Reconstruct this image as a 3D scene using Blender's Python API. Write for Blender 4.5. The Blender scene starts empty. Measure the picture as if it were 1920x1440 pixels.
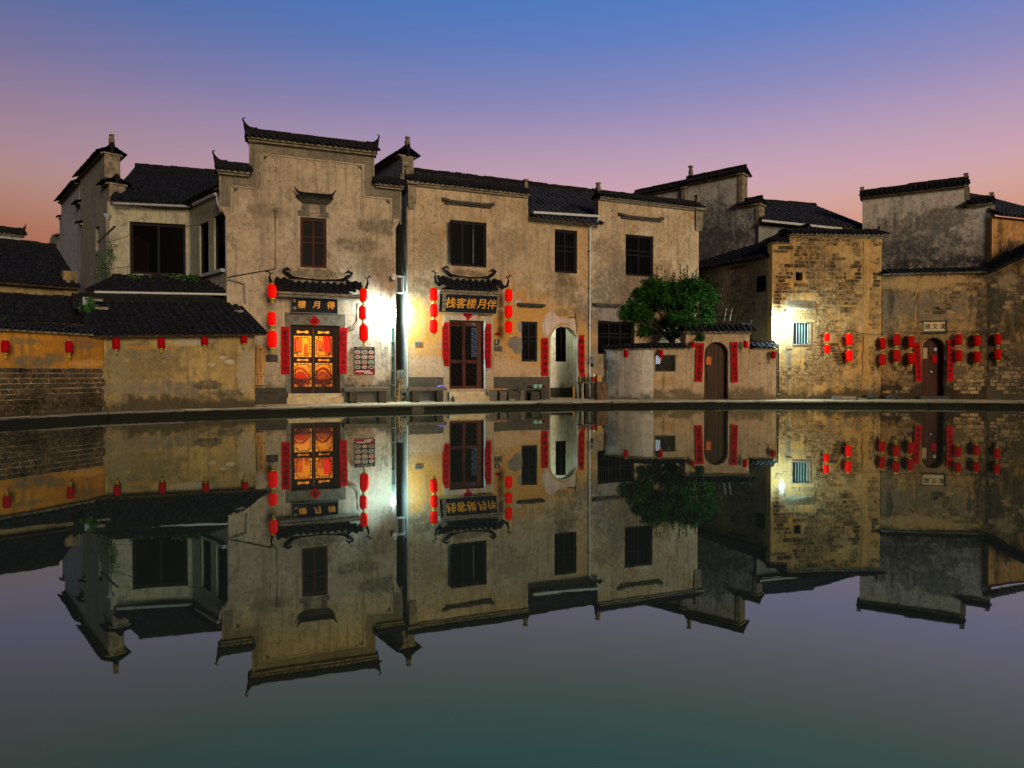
import bpy, math, random
from mathutils import Vector, Matrix, noise as mnoise
from mathutils.geometry import tessellate_polygon
random.seed(11)
R = math.radians
sc = bpy.context.scene
COL = sc.collection
# ---------------------------------------------------------------- camera
FPX, CZ, PITCH = 1280.0, 1.075, R(0.85)
cam = bpy.data.cameras.new('camera'); cam.lens = 24; cam.sensor_width = 36
cam.clip_start = .05; cam.clip_end = 2000
camo = bpy.data.objects.new('camera', cam); COL.objects.link(camo)
camo.location = (0, 0, CZ); camo.rotation_euler = (math.pi/2-PITCH, 0, 0)
sc.camera = camo
# ---------------------------------------------------------------- exposure
sc.view_settings.view_transform = 'Standard'; sc.view_settings.look = 'None'
sc.view_settings.gamma = 1; sc.view_settings.exposure = 0; sc.view_settings.use_curve_mapping = False
sc.cycles.use_denoising = True
sc.cycles.sample_clamp_indirect = 3
sc.cycles.max_bounces = 6; sc.cycles.diffuse_bounces = 3; sc.cycles.glossy_bounces = 3
# ---------------------------------------------------------------- dusk sky
W = bpy.data.worlds.new('World'); sc.world = W; W.use_nodes = True
nt = W.node_tree; N = nt.nodes; L = nt.links
bg = N['Background']
tc = N.new('ShaderNodeTexCoord'); sx = N.new('ShaderNodeSeparateXYZ'); L.new(tc.outputs['Generated'], sx.inputs[0])
ab = N.new('ShaderNodeMath'); ab.operation = 'ABSOLUTE'; L.new(sx.outputs['Z'], ab.inputs[0])
def ramp(nt, pts):
    r = nt.nodes.new('ShaderNodeValToRGB'); cr = r.color_ramp
    while len(cr.elements) < len(pts): cr.elements.new(.5)
    for e, (p, c) in zip(cr.elements, pts): e.position = p; e.color = (*c, 1)
    return r
skyr = ramp(nt, [(0, (.40,.11,.05)), (.17, (.58,.24,.15)), (.195, (.61,.30,.22)), (.225, (.62,.355,.32)), (.255, (.58,.355,.42)),
                 (.29, (.49,.33,.44)), (.325, (.39,.295,.47)), (.365, (.265,.25,.485)), (.43, (.13,.215,.53)),
                 (.50, (.065,.20,.56)), (.70, (.03,.12,.36)), (1, (.02,.07,.22))])
L.new(ab.outputs[0], skyr.inputs[0])
# the afterglow stands a little right of the view axis and fades away from it
dv = N.new('ShaderNodeVectorMath'); dv.operation = 'DOT_PRODUCT'; L.new(tc.outputs['Generated'], dv.inputs[0]); dv.inputs[1].default_value = (.42,.90,0)
mr = N.new('ShaderNodeMapRange'); L.new(dv.outputs['Value'], mr.inputs[0]); mr.inputs[1].default_value = -.2; mr.inputs[2].default_value = 1.0
mr.inputs[3].default_value = .22; mr.inputs[4].default_value = 1.12
vm = N.new('ShaderNodeVectorMath'); vm.operation = 'SCALE'; L.new(skyr.outputs[0], vm.inputs[0]); L.new(mr.outputs[0], vm.inputs['Scale'])
L.new(vm.outputs[0], bg.inputs['Color']); bg.inputs['Strength'].default_value = .96
# ---------------------------------------------------------------- soft warm light from across the pond
sl = bpy.data.lights.new('sun', 'SUN'); sl.energy = 2.6; sl.angle = R(20); sl.color = (1, .755, .50)
so = bpy.data.objects.new('sun', sl); COL.objects.link(so)
so.rotation_euler = Vector((-.45, .88, -.20)).to_track_quat('-Z', 'Y').to_euler()

# ================================================================ helpers
WM = {}
def link(name, data, parent=None, M=None, mat=None):
    o = bpy.data.objects.new(name, data); COL.objects.link(o)
    if parent is not None:
        if M is None: M = WM[parent]
        o.parent = parent; o.matrix_basis = WM[parent].inverted() @ M
    else:
        M = M or Matrix.Identity(4); o.matrix_basis = M
    WM[o] = M.copy()
    return o
def tag(o, label=None, cat=None, group=None, kind=None):
    if label: o['label'] = label
    if cat: o['category'] = cat
    if group: o['group'] = group
    if kind: o['kind'] = kind
    return o
def thing(name, label, cat, M=None, group=None):
    return tag(link(name, None, None, M), label, cat, group)
def T(x, y, z): return Matrix.Translation((x, y, z))
def RZ(a): return Matrix.Rotation(a, 4, 'Z')
def RX(a): return Matrix.Rotation(a, 4, 'X')
def RY(a): return Matrix.Rotation(a, 4, 'Y')
def ray(px, py):
    x = (px-960)/FPX; y = -(py-720)/FPX
    return Vector((x, y*math.sin(PITCH)+math.cos(PITCH), y*math.cos(PITCH)-math.sin(PITCH)))
def G(px, d): return Vector(((px-960)/FPX*d, d, 0))
def P3(px, py, d):
    r = ray(px, py); r *= d/r.y
    return Vector((r.x, r.y, r.z+CZ))
class Frame:
    """a vertical plane: local x runs along it to the right, local y into the building, z up"""
    def __init__(s, a, da, b, db):
        s.o = G(a, da); v = G(b, db)-s.o; s.len = v.length; s.e = v.normalized()
        s.n = Vector((s.e.y, -s.e.x, 0)); s.ang = math.atan2(s.e.y, s.e.x)
        s.M = T(*s.o) @ RZ(s.ang)
    def hit(s, px, py, off=0):
        r = ray(px, py); o = s.o+s.n*off; c = Vector((0, 0, CZ))
        t = (o-c).dot(s.n)/r.dot(s.n); p = c+r*t
        return (p-s.o).dot(s.e), p.z
    def u(s, px, py=640, off=0): return s.hit(px, py, off)[0]
    def z(s, px, py, off=0): return s.hit(px, py, off)[1]
    def rect(s, x0, y0, x1, y1, off=0):
        xm, ym = (x0+x1)/2, (y0+y1)/2
        return s.u(x0, ym, off), s.u(x1, ym, off), s.z(xm, y1, off), s.z(xm, y0, off)
    def W(s, u, off, z): return s.o+s.e*u+s.n*off+Vector((0, 0, z))
    def at(s, u, off, z): return T(*s.W(u, off, z)) @ RZ(s.ang)
    def p(s, px, py, off=0):
        u, z = s.hit(px, py, off); return s.at(u, off, z)

class MB:
    def __init__(s): s.v = []; s.f = []; s.m = []; s.mi = 0
    def add(s, vs, fs):
        b = len(s.v); s.v += [tuple(v) for v in vs]
        s.f += [tuple(i+b for i in f) for f in fs]; s.m += [s.mi]*len(fs)
    def box(s, x0, x1, y0, y1, z0, z1, jit=0):
        j = (lambda: random.uniform(-jit, jit)) if jit else (lambda: 0)
        v = [(x+j(), y+j(), z+j()) for z in (z0, z1) for y in (y0, y1) for x in (x0, x1)]
        s.add(v, [(0,2,3,1), (4,5,7,6), (0,1,5,4), (2,6,7,3), (0,4,6,2), (1,3,7,5)])
    def bevbox(s, x0, x1, y0, y1, z0, z1, b=.01, jit=0):
        """box whose front (low y) edges are chamfered"""
        j = lambda: random.uniform(-jit, jit)
        v = [(x0,y1,z0), (x1,y1,z0), (x1,y1,z1), (x0,y1,z1), (x0+j(),y0+b,z0+j()), (x1+j(),y0+b,z0+j()), (x1+j(),y0+b,z1+j()), (x0+j(),y0+b,z1+j()),
             (x0+b,y0+j()*.5,z0+b), (x1-b,y0+j()*.5,z0+b), (x1-b,y0+j()*.5,z1-b), (x0+b,y0+j()*.5,z1-b)]
        f = [(0,4,5,1), (1,5,6,2), (2,6,7,3), (3,7,4,0), (4,8,9,5), (5,9,10,6), (6,10,11,7), (7,11,8,4), (8,11,10,9)]
        s.add(v, [tuple(reversed(q)) for q in f])
    def prism(s, outline, y0, y1, holes=()):
        """outline in x,z, extruded along y, with holes"""
        loops = [list(outline)]+[list(h) for h in holes]
        flat = [p for l in loops for p in l]
        tris = tessellate_polygon([[Vector((x, z, 0)) for x, z in l] for l in loops])
        n = len(flat)
        fs = []
        for t in tris:
            a, b, c = (Vector(flat[i]) for i in t)
            cw = (b-a).x*(c-a).y-(b-a).y*(c-a).x
            t = tuple(t) if cw > 0 else tuple(reversed(t))
            fs.append(t); fs.append(tuple(n+i for i in reversed(t)))
        k = 0
        for li, l in enumerate(loops):
            m = len(l)
            area = sum(l[i][0]*l[(i+1) % m][1]-l[(i+1) % m][0]*l[i][1] for i in range(m))
            ccw = area > 0
            if li: ccw = not ccw
            for i in range(m):
                a, b = k+i, k+(i+1) % m
                fs.append((b, a, n+a, n+b) if ccw else (a, b, n+b, n+a))
            k += m
        s.add([(x, y0, z) for x, z in flat]+[(x, y1, z) for x, z in flat], fs)
    def tube(s, pts, r, n=6, caps=True):
        pts = [Vector(p) for p in pts]; rs = r if isinstance(r, (list, tuple)) else [r]*len(pts)
        vs = []; up0 = Vector((0, 0, 1))
        for i, p in enumerate(pts):
            d = (pts[min(i+1, len(pts)-1)]-pts[max(i-1, 0)])
            if d.length < 1e-9: d = Vector((0, 0, 1))
            d.normalize()
            a = d.cross(up0)
            if a.length < .05: a = d.cross(Vector((1, 0, 0)))
            a.normalize(); b = d.cross(a)
            vs += [p+(a*math.cos(2*math.pi*k/n)+b*math.sin(2*math.pi*k/n))*rs[i] for k in range(n)]
        fs = [(i*n+k, i*n+(k+1) % n, (i+1)*n+(k+1) % n, (i+1)*n+k) for i in range(len(pts)-1) for k in range(n)]
        if caps: fs += [tuple(range(n))[::-1], tuple((len(pts)-1)*n+k for k in range(n))]
        s.add(vs, fs)
    def lathe(s, prof, n=16, c=(0, 0, 0), flute=0):
        vs = []
        for r, z in prof:
            for k in range(n):
                a = 2*math.pi*k/n; q = r*(1-flute*(k % 2))
                vs.append((c[0]+q*math.cos(a), c[1]+q*math.sin(a), c[2]+z))
        m = len(prof)
        fs = [(i*n+k, i*n+(k+1) % n, (i+1)*n+(k+1) % n, (i+1)*n+k) for i in range(m-1) for k in range(n)]
        fs += [tuple(range(n))[::-1], tuple((m-1)*n+k for k in range(n))]
        s.add(vs, fs)
    def mesh(s, name, mats, smooth=False):
        me = bpy.data.meshes.new(name); me.from_pydata(s.v, [], s.f)
        for m in (mats if isinstance(mats, (list, tuple)) else [mats]): me.materials.append(m)
        if any(s.m): me.polygons.foreach_set('material_index', s.m)
        if smooth: me.polygons.foreach_set('use_smooth', [True]*len(me.polygons))
        me.update(); return me
    def build(s, name, mats, parent=None, M=None, smooth=False):
        return link(name, s.mesh(name, mats, smooth), parent, M)
def part_box(name, parent, M, mat, *a, **k):
    m = MB(); m.box(*a, **k); return m.build(name, mat, parent, M)

# ================================================================ materials
MATS = {}
class NT:
    def __init__(s, name):
        s.m = bpy.data.materials.new(name); s.m.use_nodes = True; s.t = s.m.node_tree; s.b = s.t.nodes['Principled BSDF']; s.b.inputs['Specular IOR Level'].default_value = .08
        s.pos = s.t.nodes.new('ShaderNodeNewGeometry').outputs['Position']
    def n(s, t): return s.t.nodes.new(t)
    def l(s, a, b): s.t.links.new(a, b)
    def noise(s, scale, detail=5, rough=.55, vec=None, sc3=None, off=0):
        v = vec or s.pos
        if sc3 or off:
            mp = s.n('ShaderNodeMapping'); s.l(v, mp.inputs[0]); mp.inputs['Location'].default_value = (off, off*.7, off*1.3)
            mp.inputs['Scale'].default_value = sc3 or (1, 1, 1); v = mp.outputs[0]
        q = s.n('ShaderNodeTexNoise'); s.l(v, q.inputs['Vector']); q.inputs['Scale'].default_value = scale
        q.inputs['Detail'].default_value = detail; q.inputs['Roughness'].default_value = rough
        return q.outputs['Fac']
    def rng(s, v, a, b, c=0, d=1, smooth=True):
        q = s.n('ShaderNodeMapRange'); q.interpolation_type = 'SMOOTHSTEP' if smooth else 'LINEAR'
        s.l(v, q.inputs[0]); q.inputs[1].default_value = a; q.inputs[2].default_value = b; q.inputs[3].default_value = c; q.inputs[4].default_value = d
        return q.outputs[0]
    def math(s, op, a, b=None):
        q = s.n('ShaderNodeMath'); q.operation = op
        for i, x in enumerate((a, b)):
            if x is None: continue
            if isinstance(x, (int, float)): q.inputs[i].default_value = x
            else: s.l(x, q.inputs[i])
        return q.outputs[0]
    def mix(s, f, a, b, mode='MIX'):
        q = s.n('ShaderNodeMix'); q.data_type = 'RGBA'; q.blend_type = mode
        if isinstance(f, (int, float)): q.inputs[0].default_value = f
        else: s.l(f, q.inputs[0])
        for i, x in ((6, a), (7, b)):
            if isinstance(x, tuple): q.inputs[i].default_value = (*x[:3], 1)
            else: s.l(x, q.inputs[i])
        return q.outputs[2]
    def bump(s, h, strength=.5, dist=.02):
        q = s.n('ShaderNodeBump'); q.inputs['Strength'].default_value = strength; q.inputs['Distance'].default_value = dist
        s.l(h, q.inputs['Height']); s.l(q.outputs[0], s.b.inputs['Normal'])
    def col(s, c):
        if isinstance(c, tuple): s.b.inputs['Base Color'].default_value = (*c[:3], 1)
        else: s.l(c, s.b.inputs['Base Color'])
    def rough(s, r): s.b.inputs['Roughness'].default_value = r

def plaster(name, c1, c2, dirt, dirt_amt=.5, speck=.5, zb=None, zt=None, patches=(), seed=0, gdirt=None, ochre=None, och=(.5,.62), hz=None, bump=.5):
    """weathered lime plaster: c1/c2 mottling, streaky dirt, speckled mould, rising damp below zb, soot above zt"""
    t = NT(name)
    big = t.noise(.8, 6, .6, off=seed); c = t.mix(t.rng(big, .40, .60), c1, c2)
    if ochre:
        c = t.mix(t.math('MULTIPLY', t.rng(t.noise(1.3, 9, .66, off=seed+7), och[0], och[1]), .85), c, ochre)
    st = t.noise(2.4, 10, .76, sc3=(1, 1, .5), off=seed+3)
    c = t.mix(t.math('MULTIPLY', t.rng(st, .61-.13*dirt_amt, .74-.13*dirt_amt), .78), c, dirt)
    if hz: c = t.mix(t.math('MULTIPLY', t.rng(t.noise(1.6, 9, .6, sc3=(.6, .6, 2.2), off=seed+21), .5, .66), hz), c, dirt)
    md = t.noise(5.5, 9, .78, off=seed+31); c = t.mix(t.rng(md, .47, .60, 0, .42), c, dirt); c = t.mix(t.rng(md, .46, .34, 0, .35), c, tuple(min(1, x*1.25) for x in c1))
    dr = t.noise(7, 4, .6, sc3=(1, 1, .07), off=seed+5); c = t.mix(t.math('MULTIPLY', t.rng(dr, .50, .66), .40), c, tuple(x*.75 for x in dirt))
    fine = t.noise(11, 8, .75, off=seed+9)
    area = t.rng(t.noise(.7, 4, .6, off=seed+13), .42, .62)
    c = t.mix(t.math('MULTIPLY', t.math('MULTIPLY', t.rng(fine, .53, .64), area), speck), c, tuple(x*.35 for x in dirt))
    fn = t.noise(26, 5, .7, off=seed+2); c = t.mix(t.rng(fn, .35, .7, 0, .38), c, tuple(x*.55 for x in c1))
    sz = t.n('ShaderNodeSeparateXYZ'); t.l(t.pos, sz.inputs[0]); z = sz.outputs['Z']
    edge = t.noise(1.7, 8, .7, off=seed+17); e2 = t.math('MULTIPLY', t.math('SUBTRACT', edge, .5), 1.6)
    e3 = t.math('ADD', t.math('MULTIPLY', t.math('SUBTRACT', t.noise(2.3, 9, .74, off=seed+23), .5), 3.4), t.math('MULTIPLY', t.math('SUBTRACT', fine, .5), 1.0))
    if zb is not None:
        zz = t.math('ADD', z, e2); c = t.mix(t.rng(zz, zb+.22, zb-.18, 0, .88), c, gdirt or tuple(x*.4 for x in dirt))
    if zt is not None:
        zz = t.math('ADD', z, e2); c = t.mix(t.rng(zz, zt-.3, zt+.3, 0, .8), c, tuple(x*.6 for x in dirt))
    for (p, rx, rz, pc, soft) in patches:
        sb = t.n('ShaderNodeVectorMath'); sb.operation = 'SUBTRACT'; t.l(t.pos, sb.inputs[0]); sb.inputs[1].default_value = tuple(p)
        mu = t.n('ShaderNodeVectorMath'); mu.operation = 'MULTIPLY'; t.l(sb.outputs[0], mu.inputs[0]); mu.inputs[1].default_value = (1/rx, 1/rx, 1/rz)
        ln = t.n('ShaderNodeVectorMath'); ln.operation = 'LENGTH'; t.l(mu.outputs[0], ln.inputs[0])
        dd = t.math('ADD', ln.outputs['Value'], e3)
        pcv = t.mix(t.rng(fine, .4, .6), pc, tuple(x*.8 for x in pc))
        c = t.mix(t.math('MULTIPLY', t.rng(dd, 1+soft*.6, 1-soft*.6, 0, .95), t.rng(md, .36, .60, .42, 1.0)), c, pcv)
    t.col(c); t.rough(.93)
    hh = t.math('ADD', t.math('MULTIPLY', fine, .6), t.math('MULTIPLY', t.noise(3.5, 6, .6, off=seed), 1.2))
    t.bump(hh, bump, .03)
    return t.m
def simple(name, c, rough=.8, var=.25, scale=8, metal=0, emis=None, es=0, bump=0, rnd=0, spec=None):
    t = NT(name); nz = t.noise(scale, 6, .65)
    cc = t.mix(t.rng(nz, .3, .7), c, tuple(x*(1-var) for x in c))
    if rnd:
        oi = t.n('ShaderNodeObjectInfo'); cc = t.mix(t.rng(oi.outputs['Random'], 0, 1, 0, rnd, False), cc, tuple(x*.35 for x in c))
    t.col(cc); t.rough(rough); t.b.inputs['Metallic'].default_value = metal
    if spec is not None: t.b.inputs['Specular IOR Level'].default_value = spec
    if emis: t.b.inputs['Emission Color'].default_value = (*emis, 1); t.b.inputs['Emission Strength'].default_value = es
    if bump: t.bump(nz, bump, .01)
    return t.m
def tiles_mat(name, a, b, moss):
    t = NT(name); oi = t.n('ShaderNodeObjectInfo')
    n1 = t.noise(5.5, 4, .7); c = t.mix(t.rng(n1, .35, .66), a, b)
    c = t.mix(t.rng(t.noise(17, 2, .5, sc3=(1, 1, 1)), .55, .66, 0, .7), c, tuple(x*2.6 for x in b))
    c = t.mix(t.rng(t.noise(1.1, 7, .65, off=4), .52, .66, 0, .75), c, moss)
    t.col(c); t.rough(.86); t.bump(t.noise(30, 4), .4, .01); return t.m
def wood(name, c, dark, rough=.6, sc=9):
    t = NT(name); g = t.noise(sc, 6, .7, sc3=(1, 1, .06)); c2 = t.mix(t.rng(g, .4, .65), c, dark)
    c2 = t.mix(t.rng(t.noise(2.2, 5), .5, .7, 0, .5), c2, dark)
    t.col(c2); t.rough(rough); t.b.inputs['Specular IOR Level'].default_value = .12; t.bump(g, .35, .01); return t.m
M_tile = tiles_mat('dark roof tile', (.005,.006,.009), (.015,.017,.023), (.010,.012,.006))
M_tile2 = tiles_mat('blue grey roof tile', (.018,.021,.030), (.036,.041,.055), (.012,.012,.012))
M_ridge = simple('ridge mortar', (.014,.014,.014), .9, .5, 6, bump=.5)
M_corb = simple('corbel plaster', (.24,.205,.15), .9, .6, 5, bump=.4)
M_finial = simple('finial plaster', (.20,.17,.13), .9, .6, 14)
M_stone = simple('grey stone', (.17,.155,.12), .85, .5, 5, bump=.5, rnd=.5)
M_stoned = simple('dark stone', (.075,.072,.058), .85, .5, 6, bump=.5, rnd=.5)
M_kerb = simple('kerb stone', (.17,.165,.14), .75, .5, 4, bump=.4, rnd=.55)
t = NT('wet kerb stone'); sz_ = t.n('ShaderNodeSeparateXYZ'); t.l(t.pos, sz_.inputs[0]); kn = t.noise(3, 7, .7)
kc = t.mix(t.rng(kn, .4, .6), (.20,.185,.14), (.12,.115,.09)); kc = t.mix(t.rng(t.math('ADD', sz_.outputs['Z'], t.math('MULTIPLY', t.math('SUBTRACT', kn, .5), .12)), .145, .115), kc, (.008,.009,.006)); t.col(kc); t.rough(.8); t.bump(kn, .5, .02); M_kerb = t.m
M_slab = simple('paving stone', (.55,.45,.28), .8, .45, 3.5, bump=.3, rnd=.35)
M_wood = wood('dark brown wood', (.022,.012,.008), (.009,.005,.004))
M_woodr = wood('red brown wood', (.060,.016,.008), (.020,.006,.004))
M_woodb = wood('black wood', (.006,.006,.008), (.003,.003,.004))
M_woodl = wood('old pine board', (.42,.22,.07), (.22,.11,.03))
M_woodd = wood('weathered plank', (.050,.028,.013), (.014,.009,.006))
M_black = simple('black lacquer', (.006,.008,.012), .7, .2, 5, spec=.15)
M_gold = simple('gilded lettering', (.55,.25,.04), .5, .2, 20, metal=.2)
M_goldp = simple('faded gilding', (.40,.30,.17), .6, .3, 20)
M_red = simple('red paper', (.36,.003,.006), .75, .25, 6)
M_ink = simple('black ink', (.012,.008,.008), .6, .2, 20)
M_gutter = simple('pale gutter', (.50,.53,.52), .45, .2, 6)
M_gutb = simple('zinc gutter', (.30,.34,.38), .4, .3, 6)
M_pipeg = simple('dark green pipe', (.035,.085,.06), .45, .3, 8)
M_pipe = simple('grey pipe', (.22,.22,.19), .5, .3, 8)
M_cable = simple('dark cable', (.03,.03,.028), .6, .2, 8)
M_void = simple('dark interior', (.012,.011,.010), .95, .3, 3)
M_gold2 = simple('lantern gold trim', (.42,.28,.03), .6, .2, 30, spec=.2)
M_tassel = simple('yellow tassel', (.45,.32,.03), .8, .3, 30)
M_white = simple('white card', (.75,.73,.68), .7, .1, 8)
def lantern_mat(name, c, es):
    t = NT(name); tcn = t.n('ShaderNodeTexCoord'); s3 = t.n('ShaderNodeSeparateXYZ'); t.l(tcn.outputs['Object'], s3.inputs[0])
    an = t.math('ARCTAN2', s3.outputs[1], s3.outputs[0]); w = t.math('SINE', t.math('MULTIPLY', an, 24.0))
    cc = t.mix(t.rng(w, -1, 1, 0, .35), c, tuple(x*.45 for x in c)); t.col(cc); t.rough(.6); t.b.inputs['Specular IOR Level'].default_value = .02
    if es: t.b.inputs['Emission Color'].default_value = (1, .006, .002, 1); t.b.inputs['Emission Strength'].default_value = es
    return t.m
M_lanB = lantern_mat('glowing red lantern cloth', (.70,.004,.002), .30)
M_lanD = lantern_mat('red lantern cloth', (.36,.004,.004), .0)
M_lanS = lantern_mat('small dark red lantern cloth', (.30,.002,.006), .0)
def glass_mat(name, tint=(.9,.9,.9), refl=.003):
    m = bpy.data.materials.new(name); m.use_nodes = True; t = m.node_tree; t.nodes.clear()
    o = t.nodes.new('ShaderNodeOutputMaterial'); mx = t.nodes.new('ShaderNodeMixShader'); a = t.nodes.new('ShaderNodeBsdfTransparent'); b = t.nodes.new('ShaderNodeBsdfGlossy')
    a.inputs[0].default_value = (*tint, 1); b.inputs['Roughness'].default_value = .35; mx.inputs[0].default_value = refl
    t.links.new(a.outputs[0], mx.inputs[1]); t.links.new(b.outputs[0], mx.inputs[2]); t.links.new(mx.outputs[0], o.inputs[0]); return m
M_glass = glass_mat('clear pane'); M_glassd = glass_mat('smoky pane', (.07,.075,.08), .002)
def emit_mat(name, c, s):
    m = bpy.data.materials.new(name); m.use_nodes = True; b = m.node_tree.nodes['Principled BSDF']
    b.inputs['Base Color'].default_value = (.8,.8,.8,1); b.inputs['Emission Color'].default_value = (*c, 1); b.inputs['Emission Strength'].default_value = s
    return m

# ================================================================ frames of the walls
FA = Frame(0, 14.6, 195, 16.9)          # stone footed garden wall, far left
FB = Frame(195, 16.95, 478, 19.2)       # lean-to wall
FC = Frame(205, 22.6, 358, 23.3)        # white upper house
FC2 = Frame(358, 23.3, 425, 21.0)       # its wing, seen from the side
FR4 = Frame(170, 20.3, 425, 20.9)       # terrace
FW1 = Frame(155, 26.3, 205, 23.0)       # its stepped fire wall
FD = Frame(118, 30.0, 150, 27.0)
FE = Frame(425, 20.8, 745, 22.7)        # first inn
FF = Frame(690, 28.0, 752, 25.3)
FG = Frame(765, 23.0, 1310, 27.6)       # second inn
FM = Frame(1225, 24.7, 1457, 24.6)      # courtyard wall
FT = Frame(1450, 25.0, 1652, 25.2)      # brick tower
FS = Frame(1313, 28.4, 1445, 25.3)      # brick side wall
FH = Frame(1195, 31.2, 1385, 28.0)      # tall fire wall
FHR = Frame(1425, 27.4, 1618, 28.6)
FK = Frame(1612, 27.8, 1820, 25.9)
FJ = Frame(1652, 25.2, 1850, 24.6)
FL = Frame(1850, 24.6, 2000, 23.4)
FA2 = Frame(-60, 17.1, 182, 18.8); FA3 = Frame(-60, 19.2, 142, 21.0)
BANK = .15

# ================================================================ water and ground
edge_px = [(-260,12.2), (-120,13.0), (0,14.1), (100,15.1), (200,16.15), (340,17.2), (480,18.2), (630,19.1), (780,19.95), (900,20.9), (1000,21.6), (1150,22.2), (1300,22.6), (1480,22.8), (1650,22.7), (1800,22.3), (1920,21.8), (2080,21.0)]
shore = [G(a, d) for a, d in edge_px]
pond = [Vector((-13.2,9,0)), Vector((-15,2,0)), Vector((-13,-6,0)), Vector((0,-9,0)), Vector((15,-7,0)), Vector((22,3,0)), Vector((22.5,13,0))]
pond_loop = [Vector(p) for p in shore]+[p for p in reversed(pond)]
m = MB(); m.add([(-30,-30,0), (40,-30,0), (40,40,0), (-30,40,0)], [(0,1,2,3)])
t = NT('still pond water'); out = t.t.nodes['Material Output']
h = t.math('ADD', t.noise(.55, 3, .5, sc3=(1, .6, 1)), t.math('MULTIPLY', t.noise(4.0, 3, .5, sc3=(.45, 1, 1)), .06))
bp = t.n('ShaderNodeBump'); bp.inputs['Strength'].default_value = .07; bp.inputs['Distance'].default_value = .03; t.l(h, bp.inputs['Height'])
df = t.n('ShaderNodeBsdfDiffuse'); df.inputs[0].default_value = (.038, .050, .030, 1); gs = t.n('ShaderNodeBsdfAnisotropic'); gs.inputs['Color'].default_value = (.72, .90, .50, 1); gs.inputs['Roughness'].default_value = .014
fr = t.n('ShaderNodeFresnel'); fr.inputs[0].default_value = 1.40; mxs = t.n('ShaderNodeMixShader'); t.l(t.math('ADD', t.math('MULTIPLY', t.math('POWER', fr.outputs[0], 1.35), .66), .305), mxs.inputs[0]); wr = ramp(t.t, [(.10, (1,.94,.34)), (.14, (.80,.93,.60)), (.19, (.60,.86,.98)), (.26, (.60,.86,.98)), (.45, (.80,.93,.92)), (.80, (1,.97,.88))]); t.l(fr.outputs[0], wr.inputs[0]); t.l(wr.outputs[0], gs.inputs['Color']); t.l(df.outputs[0], mxs.inputs[1]); t.l(gs.outputs[0], mxs.inputs[2])
t.l(bp.outputs[0], gs.inputs['Normal']); t.l(bp.outputs[0], fr.inputs['Normal']); t.l(mxs.outputs[0], out.inputs[0])
tag(m.build('pond_water', t.m), kind='structure')
t = NT('packed earth'); t.col(t.mix(t.rng(t.noise(1.5, 7), .4, .6), (.07,.062,.045), (.04,.036,.028))); t.rough(.95); t.bump(t.noise(9, 5), .4, .02); M_earth = t.m
m = MB(); far = [(-400,-400), (400,-400), (400,600), (-400,600)]; lp = [(p.x, p.y) for p in pond_loop]
tr = tessellate_polygon([[Vector((x, y, 0)) for x, y in far], [Vector((x, y, 0)) for x, y in lp]]); fl = far+lp; fs = []
for q in tr:
    a, b, c = (Vector(fl[i]) for i in q); fs.append(tuple(q) if (b-a).x*(c-a).y-(b-a).y*(c-a).x > 0 else tuple(reversed(q)))
nf = len(fl); fs += [(4+i, 4+(i+1) % len(lp), nf+4+(i+1) % len(lp), nf+4+i) for i in range(len(lp))]
m.add([(x, y, .11) for x, y in fl]+[(x, y, -1) for x, y in fl], fs)
tag(m.build('ground', M_earth), kind='structure')
pave = tag(link('pavement', None, None, T(0, 0, 0)), kind='structure')
# kerb stones follow the shore, paving slabs lie behind them in two rows
def walk(pts, step):
    out = []; carry = 0
    for a, b in zip(pts, pts[1:]):
        Ls = (b-a).length; s = carry
        while s < Ls: out.append((a.lerp(b, s/Ls), (b-a).normalized())); s += step()
        carry = s-Ls
    return out
rk = random.Random(5)
ks = walk(shore, lambda: rk.uniform(1.0, 1.7))
for (p, d), (q, _) in zip(ks, ks[1:]):
    e = (q-p); le = e.length; a = math.atan2(e.y, e.x); mk = MB(); w = rk.uniform(.34, .42); zt = BANK+rk.uniform(-.018, .018)
    j = lambda s=.012: rk.uniform(-s, s)
    nn = max(3, int(le/.3)); vs = []; fs = []
    for i in range(nn+1):
        x = .008+(le-.016)*i/nn; o = j(.028)
        vs += [(x, -.03+o, -.45), (x, -.045+o, zt-.035+j(.006)), (x, -.015+o, zt+j(.004)), (x, w, zt-.002), (x, w, -.1)]
    for i in range(nn):
        for k in range(4): fs.append((i*5+k, (i+1)*5+k, (i+1)*5+k+1, i*5+k+1))
    fs += [(4,3,2,1,0)[::-1], tuple(nn*5+k for k in range(5))[::-1]]
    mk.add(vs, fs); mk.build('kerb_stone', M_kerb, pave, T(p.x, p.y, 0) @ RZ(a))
for row, (o0, o1) in enumerate(((.43, 1.35), (1.37, 2.45), (2.47, 3.7), (3.72, 5.2))):
    pts = []
    for i, p in enumerate(shore):
        a = shore[max(i-1, 0)]; b = shore[min(i+1, len(shore)-1)]; e = (b-a).normalized(); pts.append(p+Vector((-e.y, e.x, 0))*o0)
    ws = walk(pts, lambda: rk.uniform(.75, 1.25))
    for (p, d), (q, _) in zip(ws, ws[1:]):
        e = q-p; a = math.atan2(e.y, e.x); zt = BANK-.004+rk.uniform(-.006, .006)-.0*row
        mk = MB(); mk.box(.006, e.length-.006, .006, o1-o0, -.02, zt, jit=.003)
        mk.build('paving_slab', M_slab, pave, T(p.x, p.y, 0) @ RZ(a))

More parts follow.
